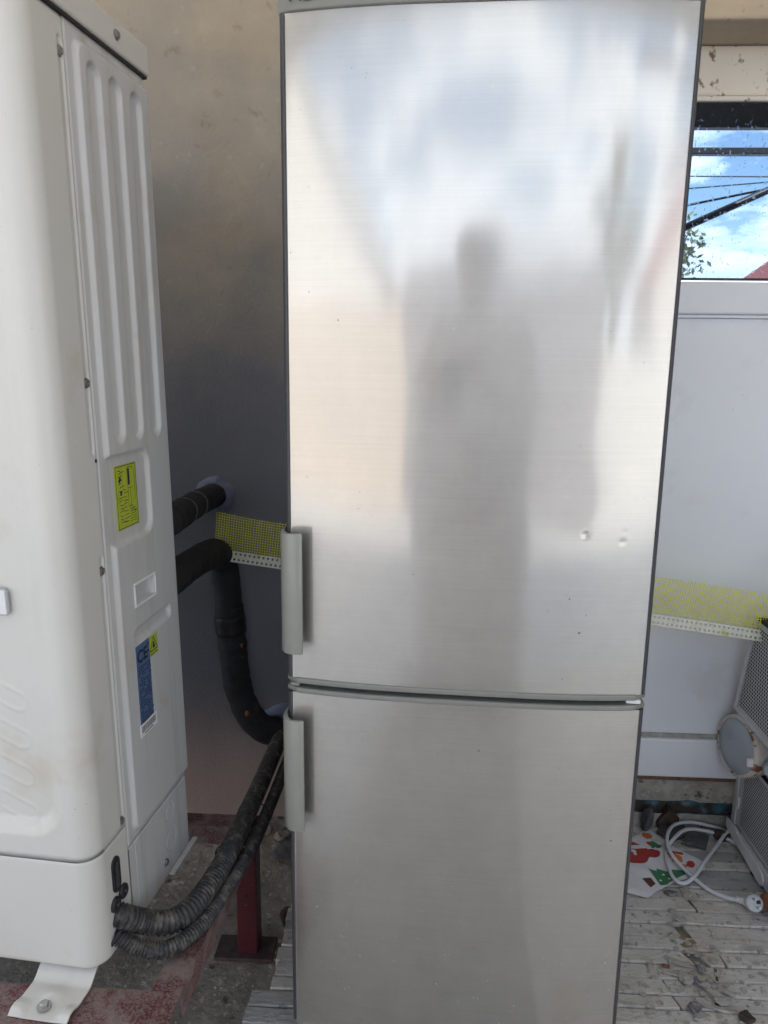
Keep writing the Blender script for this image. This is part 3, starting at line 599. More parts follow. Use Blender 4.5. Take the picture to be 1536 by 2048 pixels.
def door(nm, z0, z1, mat, lab, step):
    d_ = grid(nm, xs_, np.arange(z0, z1+step*.5, step), door_fn(z0, z1), mat, fr)
    bow = lambda x, o: (x, YF-BOW*float(bowf(x/FW))+o)
    # foamed door body behind the sheet
    pts = [bow(x, .0118 if 0 < i < 24 else .0118) for i, x in enumerate(np.linspace(.0008, FW-.0008, 25))]+[(FW-.0008, -.666), (.0008, -.666)]
    prism('door_body', pts, z0+.001, z1-.001, M('dark_door_edge', (.10, .10, .105), .4), d_)
    for s in (0, 1):  # dark strips added to mimic the wall's dark reflection in the rounded steel edges
        X = lambda v: v if s == 0 else FW-v
        prism('edge_reflection_strip', [(X(-.0008), -.700), (X(-.0008), -.7145), (X(.0004), -.7190), (X(.0026), -.7222), (X(.0045), -.7238), (X(.0056 if s else .0072), -.7238), (X(.0059 if s else .0075), -.705)], z0+.0006, z1-.0006, M('edge_dark_reflection', (.06, .062, .07), .45), d_, smooth=False)
    return d_, bow
def trim(parent, bow, z0, z1, o=-.004, side=.003, bev=.003, nm='trim'):
    X = np.linspace(-side, FW+side, 31); pts = []
    for x in X:
        xc = min(max(x, 0), FW); e = min(x+side, FW+side-x); rr_ = .012*(1-math.sqrt(max(0, 1-max(0, 1-e/.012)**2)))
        pts.append((x, bow(xc, o)[1]+rr_))
    pts += [(FW+side, -.668), (-side, -.668)]
    return prism(nm, pts, z0, z1, m_trim, parent, bev=bev)
ud, bow = door('upper_door', ZS, ZT, m_steel, None, .0026)
tag(ud, 'upper steel door with two small dents')
trim(ud, bow, ZS-.0095, ZS+.0008); tp = trim(ud, bow, ZT-.0008, 1.828, o=-.0055, nm='top_trim')
ZL = ZS-.0265
ld, bow2 = door('lower_door', .060, ZL, m_steel2, None, .0034); trim(ld, bow2, ZL-.0008, ZL+.009); trim(ld, bow2, .048, .0605)
tag(ld, 'lower steel door sprinkled with dust')
box('kick_plate', (.01, -.655, .008), (.585, -.645, .046), m_black, fr, .002)
for x in (.05, .545): cyl('foot', (x, -.60, .0), (x, -.60, .06), .018, m_black, fr)
for x in (.05, .545): cyl('foot', (x, -.22, .0), (x, -.22, .06), .018, m_black, fr)
box('hinge_spacer', (FW-.030, -.722, ZL+.0095), (FW-.006, -.690, ZS-.0098), m_white, fr, .002)
box('hinge_spacer', (.004, -.722, ZL+.0095), (.020, -.695, ZS-.0100), m_trim, fr, .002)
# handles: wing wrapped on the door edge, then a broad front blade
def handle(parent, z0, z1):
    out_ = [(-.0065, -.700), (-.0075, -.724), (-.0060, -.7375), (.0000, -.7475), (.0065, -.7535), (.016, -.7565), (.026, -.7565), (.0315, -.7540), (.0325, -.7515), (.0300, -.7505), (.018, -.7512), (.0105, -.7480), (.0040, -.7400), (.0005, -.7310), (-.0020, -.7225), (-.0030, -.700)]
    o = prism('handle', out_, z0, z1, m_handle, parent, bev=0)
    bm = bmesh.new(); bm.from_mesh(o.data)
    ed = [e for e in bm.edges if abs(e.verts[0].co.z-e.verts[1].co.z) < 1e-5]; bmesh.ops.bevel(bm, geom=ed, offset=.0008, segments=2, affect='EDGES', profile=.5)
    bm.to_mesh(o.data); bm.free(); o.data.polygons.foreach_set('use_smooth', [True]*len(o.data.polygons))
    o.data.set_sharp_from_angle(angle=rad(38))
    box('handle_clip', (-.0095, -.722, z0+.040), (-.0062, -.706, z0+.058), m_handle, o, .0015)
    return o
handle(ud, .8075, 1.0118); handle(ld, .4810, .6882)
# maker's name on the top trim, most of it above the picture
yx = bow(.036, -.0055)[1]-.0004
text('brand_name', 'Haier', .030, m_text, tp, Matrix.Translation((.0155, yx-.0008, 1.7835)) @ Matrix.Rotation(-.066, 4, 'Z') @ Matrix.Rotation(math.pi/2, 4, 'X'), .0005)

# ================================================================== CORNER BEAD WITH MESH
def bead(a, b, height, lab):
    A, B = Vector(a), Vector(b); ln = (B-A).length; e = (B-A)/ln; u = Vector((0, 0, 1)); u = (u-e*u.dot(e)).normalized(); nrm = e.cross(u)
    o = empty('corner_bead', (0, 0, 0)); tag(o, lab, 'corner bead')
    # perforated strip, two staggered rows of holes
    V = []; F = []; pit = .0115; cols = int(ln/pit); wid = .026
    for c_ in range(cols):
        for r_ in range(2):
            cx, cy = (c_+.5)*pit, (r_+.5)*wid/2; hw, hh = pit/2, wid/4; k = len(V); sh = .0 if r_ == 0 else .0018
            rim = [(hw, hh), (0, hh), (-hw, hh), (-hw, 0), (-hw, -hh), (0, -hh), (hw, -hh), (hw, 0)]
            hol = [(math.cos(t)*.0030+sh, math.sin(t)*.0030) for t in (math.pi/4, math.pi/2, 3*math.pi/4, math.pi, 5*math.pi/4, 3*math.pi/2, 7*math.pi/4, 0)]
            for p_ in rim+hol: V.append(A+e*(cx+p_[0])+u*(cy+p_[1]-wid)+nrm*(.010*(1-(cy+p_[1])/wid)))
            for j in range(8): F.append((k+j, k+(j+1) % 8, k+8+(j+1) % 8, k+8+j))
    s_ = mesh('perforated_strip', V, F, m_bead, o); md = s_.modifiers.new('thickness', 'SOLIDIFY'); md.thickness = .0012
    # glass-fibre mesh
    V = []; F = []
    def wire(p, q_, th, off):
        d_ = (q_-p).normalized(); s = d_.cross(nrm).normalized()*th; k = len(V); n2 = nrm*.0005
        V.extend([p-s+nrm*off-n2, p+s+nrm*off-n2, p+s+nrm*off+n2, p-s+nrm*off+n2, q_-s+nrm*off-n2, q_+s+nrm*off-n2, q_+s+nrm*off+n2, q_-s+nrm*off+n2])
        F.extend([(k, k+1, k+5, k+4), (k+1, k+2, k+6, k+5), (k+2, k+3, k+7, k+6), (k+3, k, k+4, k+7)])
    wav = lambda s, t: nrm*(.004*math.sin(s*9)+.014*t*math.sin(s*7+1)+.004*t*math.sin(s*23))+u*(.0035*t*math.sin(s*11+2))
    nv = int(ln/.0062)
    for i in range(nv+1):
        s = ln*i/nv; hh = height+random.uniform(-.004, .003); jx = e*random.gauss(0, .0007); wire(A+e*s+wav(s, 0), A+e*s+u*hh+wav(s, 1)+jx, .00058*random.uniform(.7, 1.25), 0)
    nh = int(height/.0064)
    for j in range(1, nh+1):
        t = j/nh*.985; m_ = 40
        for i in range(m_):
            s0, s1 = ln*i/m_, ln*(i+1)/m_; wire(A+e*s0+u*height*t+wav(s0, t), A+e*s1+u*height*t+wav(s1, t), .0006, .0006)
    mo = mesh('fibre_mesh', V, F, m_yellow, o); return o
bead((-.287, -.118, .825), (1.22, -.105, .626), .092, 'yellow fibre mesh corner bead resting behind the fridge')

# ================================================================== HEATER ON THE RIGHT
ht = empty('electric_heater', (1.25, -.2, 0)); ht.location = (0, 0, 0); tag(ht, 'pale perforated metal electric heater standing at the right edge', 'heater')
def perforated(name, org, eu, ev, lu, lv, pitch, hole, mat, parent, mu=.012, mv=.012):
    """plate of hexagonal cells with holes on origin + u*eu + v*ev, plain margins"""
    O_, U, W_ = Vector(org), Vector(eu).normalized(), Vector(ev).normalized(); V = []; F = []
    n_ = U.cross(W_)
    dy = pitch*.866; nr = int((lv-2*mv)/dy); nc = int((lu-2*mu)/pitch)
    for r_ in range(nr):
        for c_ in range(nc):
            cu_, cv_ = mu+pitch*(c_+.5+(.5 if r_ % 2 else 0)), mv+dy*(r_+.5); k = len(V)
            for rad_ in (pitch/math.sqrt(3), hole):
                for j in range(6): t = math.pi/6+j*math.pi/3; V.append(O_+U*(cu_+rad_*math.cos(t))+W_*(cv_+rad_*math.sin(t)))
            for j in range(6): F.append((k+j, k+(j+1) % 6, k+6+(j+1) % 6, k+6+j))
    o = mesh(name, V, F, mat, parent)
    V = []; F = []
    for u0, u1, v0, v1 in ((0, mu+pitch*.28, 0, lv), (mu+nc*pitch+pitch*.2, lu, 0, lv), (mu, lu-mu, 0, mv+dy*.2), (mu, lu-mu, mv+nr*dy-dy*.2, lv)):
        k = len(V); V += [O_+U*a+W_*b_-n_*.0006 for a, b_ in ((u0, v0), (u1, v0), (u1, v1), (u0, v1))]; F.append((k, k+1, k+2, k+3))
    mesh('plate_margin', V, F, mat, o); return o
# upper casing, leaning a little: left face at x=1.06
UP = Vector((.0, .30, 1)).normalized()
perforated('upper_grille', (1.06, -.030, .408), (0, -1, -.02), (.02, -.20, 1), .42, .26, .0098, .0037, m_grille, ht, .006, .010)
pr = [(-.026, .404), (-.455, .396), (-.52, .67), (-.08, .672)]
prism('upper_body', pr, 1.066, 1.40, m_void, ht, axis='x')
bm = bmesh.new()
prism('upper_frame', [(-.022, .398), (-.46, .388), (-.46, .400), (-.030, .4085)], 1.056, 1.40, m_heater, ht, axis='x', bev=.002)
prism('upper_edge', [(-.020, .400), (-.030, .400), (-.088, .676), (-.078, .676)], 1.057, 1.40, m_heater, ht, axis='x', bev=.002)
box('neck', (1.11, -.30, .26), (1.36, -.06, .402), m_heater, ht, .006)
# lower casing: left face at x=1.10
perforated('lower_grille', (1.0985, -.016, .062), (0, -1, 0), (.0, 0, 1), .40, .20, .0078, .0029, m_grille, ht, .026, .008)
box('lower_body', (1.105, -.42, .055), (1.40, .0, .26), m_void, ht, .002)
box('rear_post', (1.0965, -.018, .050), (1.40, .006, .30), m_heater, ht, .004)
prism('grip_slot', [(-.028+.006*math.cos(a), .125+.018*math.sin(a)) for a in np.linspace(0, 2*math.pi, 20, endpoint=False)], 1.094, 1.0982, m_white, ht, axis='x')
# foot plate, rounded at its front end
fp = [(.012, .030), (.012, .058), (-.055, .060), (-.058, .052), (-.175, .050), (-.205, .044), (-.218, .030), (-.214, .014), (-.198, .008), (-.17, .012)]
prism('foot_plate', fp, 1.088, 1.0925, m_white, ht, axis='x', bev=.001)
box('foot_bar', (1.093, -.40, .010), (1.40, .0, .0545), m_heater, ht, .004)
cyl('foot_pad', (1.105, -.15, .0), (1.105, -.15, .02), .014, m_void, ht)
# round cover with rim and knob
ax_ = Vector((-1, -.22, .04)).normalized(); oc = Vector((1.060, -.075, .318))
rc_ = lathe('round_cover', [(0, .016), (.045, .0155), (.068, .012), (.072, .006), (.072, .0)], m_lens, ht, oc, ax_, 48)
lathe('cover_rim', [(.070, .010), (.0735, .013), (.0785, .009), (.080, .0), (.080, -.020), (.077, -.024), (.077, -.052), (.073, -.058), (.0, -.060)], m_chip, rc_, oc, ax_, 48)
kn = oc+Vector((.05, -.058, -.012))
lathe('knob', [(.0, .048), (.0155, .048), (.017, .044), (.0175, .008), (.022, .006), (.022, -.01)], m_lens, rc_, kn-Vector((0, .0, 0)), Vector((-.35, -1, .05)), 14, False)
box('clip', (1.050, -.150, .300), (1.075, -.142, .322), m_white, rc_, .002)
# black cable end at the picture's right edge
bcab = empty('black_cable', (0, 0, 0)); tag(bcab, 'black cable loop at the right edge above the heater', 'cable')
tube('cable', [(1.30, -.13, .83), (1.19, -.14, .80), (1.125, -.14, .745), (1.105, -.14, .69), (1.12, -.14, .63), (1.2, -.13, .59), (1.32, -.12, .57)], .010, m_black, bcab, 14, 50)

# ================================================================== NAPKIN
nz = .0032
nap = empty('paper_napkin', (0, 0, 0)); tag(nap, 'white festive paper napkin with red and green print on the paving', 'napkin')
NP = [(.735, -.225), (.7546, -.2478), (.7963, -.2601), (.830, -.232), (.905, -.190), (.9769, -.1453), (.985, -.125), (.93, -.06), (.8805, .0245), (.8199, -.0279), (.78, -.07), (.735, -.11)]
def napz(x, y): return nz+.011*max(0, mnoise.noise(Vector((x*16, y*16, 2))))+.002*max(0, mnoise.noise(Vector((x*40, y*40, 7))))
bm = bmesh.new(); f_ = bm.faces.new([bm.verts.new((x, y, 0)) for x, y in NP]); bmesh.ops.triangulate(bm, faces=[f_])
bmesh.ops.subdivide_edges(bm, edges=list(bm.edges), cuts=7, use_grid_fill=True)
for v in bm.verts: v.co.z = napz(v.co.x, v.co.y)
frombm('sheet', bm, m_paper, nap, True)
from mathutils.bvhtree import BVHTree
sh_ = nap.children[0]; bvh = BVHTree.FromPolygons([v.co for v in sh_.data.vertices], [tuple(p.vertices) for p in sh_.data.polygons])
def printed(name, pts, col, lift=.0005):
    bm = bmesh.new(); f = bm.faces.new([bm.verts.new((x, y, 0)) for x, y in pts]); bmesh.ops.triangulate(bm, faces=[f]); bmesh.ops.subdivide_edges(bm, edges=list(bm.edges), cuts=3, use_grid_fill=True)
    for v in bm.verts:
        hit = bvh.ray_cast(Vector((v.co.x, v.co.y, .5)), Vector((0, 0, -1)))[0]; v.co.z = (hit.z if hit else nz)+lift
    return frombm(name, bm, m_print[col], nap, True)
circ = lambda cx, cy, r, n=18, sx_=1., sy_=1., ph=0: [(cx+r*sx_*math.cos(2*math.pi*k/n+ph), cy+r*sy_*math.sin(2*math.pi*k/n+ph)) for k in range(n)]
def rot(pts, cx, cy, a): return [(cx+(x-cx)*math.cos(a)-(y-cy)*math.sin(a), cy+(x-cx)*math.sin(a)+(y-cy)*math.cos(a)) for x, y in pts]
def blob(cx, cy, r, k=.25, seed=1): return [(cx+r*(1+k*mnoise.noise(Vector((math.cos(t)*2, math.sin(t)*2, seed))))*math.cos(t), cy+r*(1+k*mnoise.noise(Vector((math.cos(t)*2, math.sin(t)*2, seed))))*math.sin(t)) for t in np.linspace(0, 2*math.pi, 22, endpoint=False)]
# plain red bauble with a pale band, bells, holly, a tree
printed('printed_bauble', blob(.805, -.085, .047, .15, 3), 'red'); printed('printed_band', [(.765, -.098), (.80, -.075), (.848, -.068), (.846, -.054), (.80, -.058), (.762, -.078)], 'white', .0010)
printed('printed_bauble', blob(.862, -.088, .018, .3, 5), 'red')
printed('printed_bell', blob(.868, -.012, .014, .4, 8), 'orange'); printed('printed_bell', blob(.915, -.108, .016, .4, 9), 'orange')
printed('printed_ribbon', [(.893, -.092), (.915, -.082), (.94, -.085), (.938, -.095), (.915, -.092), (.897, -.100)], 'red')
printed('printed_holly', blob(.873, -.050, .013, .7, 10), 'green'); printed('printed_holly', blob(.885, -.058, .008, .6, 11), 'green'); printed('printed_berry', circ(.863, -.044, .006), 'red', .001)
printed('printed_tree', [(.829, -.150), (.850, -.158), (.852, -.148), (.878, -.160), (.882, -.150), (.925, -.152), (.930, -.160), (.905, -.175), (.88, -.193), (.858, -.212), (.842, -.213), (.838, -.190)], 'green')
printed('printed_trunk', [(.803, -.190), (.826, -.186), (.832, -.207), (.815, -.222)], 'brown')
printed('printed_ribbon', blob(.945, -.128, .011, .6, 14), 'red'); printed('printed_ribbon', blob(.925, -.135, .008, .6, 15), 'orange')
for x, y in ((.862, -.172), (.885, -.168), (.848, -.195), (.872, -.187)): printed('printed_star', circ(x, y, .0035, 8), 'white', .001)

# ================================================================== POWER CORD
pc = empty('power_cord', (0, 0, 0)); tag(pc, 'loops of white power cord with a round plug on the paving', 'power cord')
zc = .0065
path = [(1.135, -.03, .05), (1.128, -.012, .045), (1.113, .000, .034), (1.082, -.012, .024), (1.0557, -.04, .018), (.9834, -.1268, .016), (.935, -.185, .013), (.8965, -.2118, .0115), (.8787, -.1908, .0125), (.8835, -.135, .0125), (.8960, -.085, .012), (.9255, -.0483, .020), (.965, -.012, .024), (1.0047, .0000, .022), (1.0500, -.008, .018), (1.0781, -.0195, .012), (1.117, -.053, zc), (1.16, -.07, zc)]
tube('cable', path, .0049, m_cord, pc, 12, 160)
path = [(1.16, -.005, zc), (1.103, .0113, zc), (1.0626, .020, .018), (.9969, .026, .026), (.9464, .0086, .026), (.9127, -.0395, .026), (.8985, -.105, .024), (.9203, -.1689, .014), (.957, -.2253, zc), (.9936, -.2553, .009), (1.010, -.264, .014)]
tube('cable', path, .0049, m_cord, pc, 12, 160)
d_ = Vector((1.03-.9936, -.2736+.2553, .004)).normalized()
lathe('strain_relief', [(.0052, -.002), (.0075, 0), (.0075, .004), (.006, .0045), (.006, .0065), (.0085, .007), (.0085, .011), (.0068, .0115), (.0068, .0135), (.0095, .014), (.0095, .018), (.008, .0185), (.0105, .021), (.0105, .034)], m_cord, pc, Vector((1.008, -.263, .0135)), d_, 16, False)
# angled plug: round head facing the camera, with body
fa = Vector((-.05, -.80, .55)).normalized(); pcn = Vector((1.036, -.290, .026))
lathe('plug_body', [(0, -.026), (.012, -.026), (.0175, -.020), (.0195, -.010), (.0195, .004), (.0185, .008), (.0, .008)], m_cord, pc, pcn, fa, 28)
uu = fa.cross(Vector((0, 0, 1))).normalized(); vv = uu.cross(fa)
for s in (-1, 1):
    b0 = pcn+(uu*.35+vv*.94)*s*.0095+fa*.008; cyl('pin', b0, b0+fa*.019, .0028, m_zinc, pc, 10)
b0 = pcn+(uu*.94-vv*.35)*-.0085+fa*.0082
sq = [(b0+(uu*a+vv*b_)*1) for a, b_ in ((-.005, -.004), (.005, -.004), (.005, .004), (-.005, .004))]
mesh('earth_socket', sq, [(0, 1, 2, 3)], m_void, pc)
for s in (-1, 1):
    bb = pcn+(uu*.94-vv*.35)*s*.0185+fa*.004
    mesh('earth_clip', [bb+vv*.003+fa*.0045, bb-vv*.003+fa*.0045, bb-vv*.003-fa*.006, bb+vv*.003-fa*.006], [(0, 1, 2, 3)], m_zinc, pc)

# ================================================================== DEBRIS
def chunk(name, x, y, sx_, sy_, sz_, mat, lab, cat, grp=None, seed=0, rz=0., z=0., flat=.5):
    bm = bmesh.new(); bmesh.ops.create_icosphere(bm, subdivisions=3, radius=1)
    rnd = random.Random(seed); pls = [(Vector((rnd.uniform(-1, 1), rnd.uniform(-1, 1), rnd.uniform(-.6, 1))).normalized(), rnd.uniform(.45, .8)) for _ in range(9)]
    for v in bm.verts:
        for n_, d0 in pls:
            e = v.co.dot(n_)-d0
            if e > 0: v.co -= n_*e
        v.co += v.co*.10*mnoise.noise(v.co*3+Vector((seed, 0, 0)))
        v.co = Vector((v.co.x*sx_, v.co.y*sy_, v.co.z*sz_))
    mz = min(v.co.z for v in bm.verts); cr_, sr_ = math.cos(rz), math.sin(rz)
    for v in bm.verts: v.co = Vector((v.co.x*cr_-v.co.y*sr_, v.co.x*sr_+v.co.y*cr_, v.co.z-mz))
    o = frombm(name, bm, mat); o.location = (x, y, z-.001); tag(o, lab, cat, grp); return o
G = 'bits of broken concrete on the paving'
def plate(name, pts, z0, th, mat, lab, cat, grp=None, tilt=(0, 0)):
    cx = sum(p[0] for p in pts)/len(pts); cy = sum(p[1] for p in pts)/len(pts)
    o = prism(name, [(x-cx, y-cy) for x, y in pts], 0, th, mat, bev=min(.0015, th*.2)); o.location = (cx, cy, z0); o.rotation_euler = (tilt[0], tilt[1], 0); tag(o, lab, cat, grp); return o
def scrap(x, y, w_, d2_, th, lab, mat=m_chunk, seed=0, tilt=(0, 0), z=.0005):
    """angular broken flake: a ball cut by random planes, flattened"""
    bm = bmesh.new(); bmesh.ops.create_icosphere(bm, subdivisions=3, radius=1); rnd = random.Random(seed)
    pls = [(Vector((math.cos(a), math.sin(a), rnd.uniform(-.3, .3))).normalized(), rnd.uniform(.45, .9)) for a in [rnd.uniform(0, 6.28) for _ in range(7)]]+[(Vector((rnd.uniform(-.2, .2), rnd.uniform(-.2, .2), 1)).normalized(), rnd.uniform(.35, .6)) for _ in range(2)]
    for v in bm.verts:
        for n_, d0 in pls:
            e = v.co.dot(n_)-d0
            if e > 0: v.co -= n_*e
        v.co += Vector((mnoise.noise(v.co*2.7+Vector((seed, 0, 0))), mnoise.noise(v.co*2.7+Vector((0, seed, 0))), mnoise.noise(v.co*3.5+Vector((0, 0, seed)))))*.16
        v.co = Vector((v.co.x*w_*1.25, v.co.y*d2_*1.25, v.co.z*th*1.1))
    bmesh.ops.rotate(bm, verts=bm.verts, matrix=Matrix.Rotation(tilt[0], 3, 'X') @ Matrix.Rotation(tilt[1], 3, 'Y') @ Matrix.Rotation(rnd.uniform(-.3, .3), 3, 'Z'))
    mz = min(v.co.z for v in bm.verts)
    for v in bm.verts: v.co.z -= mz+th*.2
    o = frombm('concrete_scrap', bm, mat); o.location = (x, y, z); tag(o, lab, 'rubble', G); return o
m_flake = M('paving_flake', (.42, .40, .36), .95, var=.25, scale=40, bump=1, bscale=90, spots=[((.6, .58, .55), 50, .55, .7), ((.16, .15, .14), 45, .62, .72)])
m_sand = M('sandy_crumb', (.30, .23, .14), .95, var=.3, scale=60, bump=1, bscale=120)
m_dk = M('dark_flake', (.15, .15, .16), .9, var=.4, scale=50, bump=1, bscale=90, spots=[((.36, .35, .34), 60, .55, .68)])
scrap(.853, -.325, .016, .013, .0035, 'small pale concrete chip lying alone between napkin and cracks', m_flake, 3, (.03, .05))
scrap(.845, -.300, .009, .005, .003, 'tiny pale chip just beyond the lone concrete chip', m_flake, 5)
scrap(.832, -.380, .020, .015, .004, 'sandy brown crumb filling a hole in the paving', m_sand, 8, z=-.006)
scrap(.848, -.398, .022, .012, .003, 'thin sandy patch beside the brown crumb', m_sand, 9, z=-.004)
scrap(.806, -.505, .018, .013, .006, 'pale rounded lump among the broken paving', m_flake, 11, (.1, .12))
scrap(.788, -.490, .032, .009, .0035, 'flat lifted flake left of the pale rounded lump', m_flake, 14, (.06, -.08))
scrap(.861, -.560, .026, .008, .005, 'curved pale shard near the right of the rubble', m_flake, 17, (.1, .12))
scrap(.850, -.577, .034, .007, .004, 'long pale shard in front of the curved one', m_flake, 20, (-.1, .04))
scrap(.796, -.580, .017, .011, .007, 'dark grey broken corner at the front of the rubble', m_dk, 23, (.15, .15))
scrap(.802, -.600, .013, .008, .007, 'pale lump tucked under the dark grey broken corner', m_flake, 26)
scrap(.823, -.510, .006, .010, .006, 'small dark splinter right of the pale rounded lump', m_dk, 29, (.2, .2))
scrap(.800, -.462, .026, .0035, .004, 'narrow pale splinter lying across a paving crack', m_flake, 32, (0, .05))
scrap(.770, -.474, .008, .006, .004, 'orange brown brick crumb beside the fridge', m_brick, 35)
scrap(.888, -.598, .016, .012, .011, 'dark brown lump at the front of the rubble', m_leafdirt, 38)
scrap(.885, -.515, .010, .004, .002, 'thin flake alone right of the rubble', m_flake, 41)
scrap(.846, -.480, .010, .012, .006, 'upright broken tip behind the pale shards', m_dk, 42, (.5, .2))
scrap(.88, -.535, .018, .006, .004, 'pale sliver at the edge of a missing strip piece', m_flake, 43, (.05, .1))
scrap(.862, -.236, .018, .010, .004, 'grey wedge showing from under the napkin tip', m_dk, 44)
scrap(.897, -.236, .012, .012, .003, 'pale square chip beside the napkin tip', m_flake, 47)
V = []; F = []
for k in range(420):   # grit strewn over paving and concrete: too fine to count
    if k < 210: x, y, z0 = random.uniform(.66, 1.15), random.uniform(-.66, .03), .0005
    else: x, y, z0 = random.uniform(-.30, -.08), random.uniform(-.80, -.02), float(ground_z(np.array([0.]), np.array([-.5]))[0])+.002
    if k >= 210: z0 = float(ground_z(np.array([x]), np.array([y]))[0])
    s = random.choice((.0012, .0016, .002, .003, .0042)); i = len(V)
    for d3 in ((1, 0, 0), (-.6, .8, 0), (-.5, -.9, 0), (.1, 0, 1.1)): V.append((x+d3[0]*s*random.uniform(.7, 1.2), y+d3[1]*s, z0+d3[2]*s))
    F += [(i, i+1, i+3), (i+1, i+2, i+3), (i+2, i, i+3)]
for k in range(230):   # thin flakes peeled off the paving
    if k < 150: x, y = random.gauss(.83, .075), random.gauss(-.50, .085)
    else: x, y = random.uniform(.70, 1.10), random.uniform(-.63, -.02)
    if x < .66: continue
    i = len(V); n = random.choice((5, 6, 7)); rr_ = random.choice((.002, .003, .0045, .0065, .009)); ph_ = random.random()*6; tl_ = random.uniform(-.2, .2)
    ring = [(rr_*random.uniform(.5, 1.15)*math.cos(ph_+j*6.283/n)*1.3, rr_*random.uniform(.5, 1.15)*math.sin(ph_+j*6.283/n)) for j in range(n)]
    V += [(x+a, y+b_, .0012+rr_*.18+tl_*a) for a, b_ in ring]+[(x+a*1.05, y+b_*1.05, .0002) for a, b_ in ring]
    F.append(tuple(range(i, i+n))); F += [(i+j, i+(j+1) % n, i+n+(j+1) % n, i+n+j) for j in range(n)]
gr_ = mesh('grit', V, F, m_flake); tag(gr_, 'fine grit and flakes scattered over the paving and concrete', 'grit', kind='stuff')
plate('broken_tile', [(.898, .004), (.945, .052), (.99, .048), (.972, -.01), (.93, -.035)], .003, .012, m_slate, 'dark broken tile lying under the cord by the plinth', 'tile', 'broken tiles by the plinth', (.05, -.04))
plate('broken_tile', [(.95, -.045), (.985, .012), (1.04, -.005), (1.01, -.062)], .0025, .010, m_slate, 'grey broken tile lying right of the dark one', 'tile', 'broken tiles by the plinth', (.02, .05))
plate('broken_tile', [(1.0, .012), (1.06, .028), (1.09, .0), (1.04, -.01)], .002, .009, m_stripd, 'grey tile piece at the plinth near the heater', 'tile', 'broken tiles by the plinth', (.03, .03))
chunk('brick_fragment', 1.115, -.315, .055, .075, .028, m_brick, 'crumbling orange brick fragment near the plug', 'brick', seed=4, rz=.5)
chunk('rubbish_lump', .935, .030, .034, .020, .05, m_leafdirt, 'dark brown lump of rotten rubbish at the plinth', 'rubbish', seed=9)
chunk('rubbish_lump', .872, .020, .020, .022, .045, m_slate, 'dark stone standing behind the napkin', 'stone', seed=12)
chunk('rubbish_lump', 1.075, -.012, .028, .022, .016, m_leafdirt, 'clump of dead leaves beside the heater foot', 'leaves', seed=15)
chunk('dark_stone', -.115, -.13, .045, .04, .03, m_slate, 'dark grey stone on the concrete beside the fridge', 'stone', seed=21, z=-.03)
chunk('rubbish_lump', -.085, -.335, .018, .04, .012, m_leafdirt, 'dry leaf dirt along the paving edge left of the fridge', 'leaves', seed=25, z=-.04)
for k, (x, y) in enumerate(((-.20, -.05), (-.27, -.03), (-.14, -.07), (-.235, -.09))):
    chunk('wall_rubble', x, y, .03, .02, .016, m_chunk, ['flat plaster crumb at the wall base below the bent pipe', 'plaster crumb at the wall base nearest the heat pump', 'plaster crumb at the wall base nearest the fridge', 'plaster crumb lying in front of the others by the wall'][k], 'rubble', 'plaster crumbs at the wall base', seed=60+k, z=-.012)

# ================================================================== THE YARD BEHIND THE CAMERA (seen in steel and glass)
m_wall2 = M('sunlit_render', (.60, .51, .42), .9, var=.08, scale=3)
m_wall3 = M('white_render', (.68, .67, .64), .9, var=.06, scale=3)
m_tile = M('red_roof_tile', (.30, .085, .065), .8, var=.25, scale=12)
m_roofg = M('grey_sheet_roof', (.44, .45, .47), .6, var=.1, scale=4)
m_beam = M('dark_painted_steel', (.03, .028, .032), .45, var=.2, scale=20)
m_glassd = M('dark_window', (.04, .05, .06), .1)
nh = empty('neighbour_house', (0, 0, 0)); tag(nh, 'beige sunlit house with grey roof mirrored in the fridge door', 'house')
def gable(parent, x0, x1, y0, y1, zw, zr, mw, mr, wins):
    xm = (x0+x1)/2
    prism('wall', [(x0, -.05), (x1, -.05), (x1, zw), (xm, zr), (x0, zw)], y0, y1, mw, parent, axis='y')
    for s, xa in ((-1, x0), (1, x1)):
        ov = .35*s; sl_ = (zr-zw)/(xm-x0)
        prism('roof', [(xm, zr+.03), (xa+ov, zw+.03-sl_*.35), (xa+ov, zw+.17-sl_*.35), (xm, zr+.17)], y0-.3, y1+.3, mr, parent, axis='y')
    for wx, wz, ww, wh in wins:
        f_ = box('window', (wx-ww/2, y1-.03, wz), (wx+ww/2, y1+.03, wz+wh), m_pvc, parent, 0); box('window_pane', (wx-ww/2+.07, y1+.02, wz+.07), (wx+ww/2-.07, y1+.034, wz+wh-.07), m_glassd, f_, 0)
gable(nh, -13, -2.6, -20, -12.5, 2.9, 6.9, m_wall3, m_roofg, [(-6, .9, 1.2, 1.2), (-8.6, .9, 1.2, 1.2)])
rh = empty('neighbour_house', (0, 0, 0)); tag(rh, 'pale house with red tiled roof mirrored at the bottom of the window', 'house')
gable(rh, 10.85, 21.05, -26, -20.5, 3.6, 7.3, m_wall3, m_tile, [(13.5, .9, 1.4, 1.2), (16.5, .9, 1.4, 1.2), (19.5, .9, 1.4, 1.2)])
gw = box('garden_wall', (-5.2, -6.3, -.05), (-.72, -6.1, 1.82), m_wall2, None, .01); tag(gw, 'sunlit beige garden wall mirrored on the left of the fridge', 'wall')
gw = box('garden_wall', (2.08, -6.6, -.05), (8.2, -6.4, 1.35), m_wall3, None, .01); tag(gw, 'pale sunlit garden wall mirrored on the right of the fridge', 'wall')
gt_ = empty('sheet_gate', (0, 0, 0)); tag(gt_, 'grey sheet metal gate between the garden walls, mirrored behind the person', 'gate')
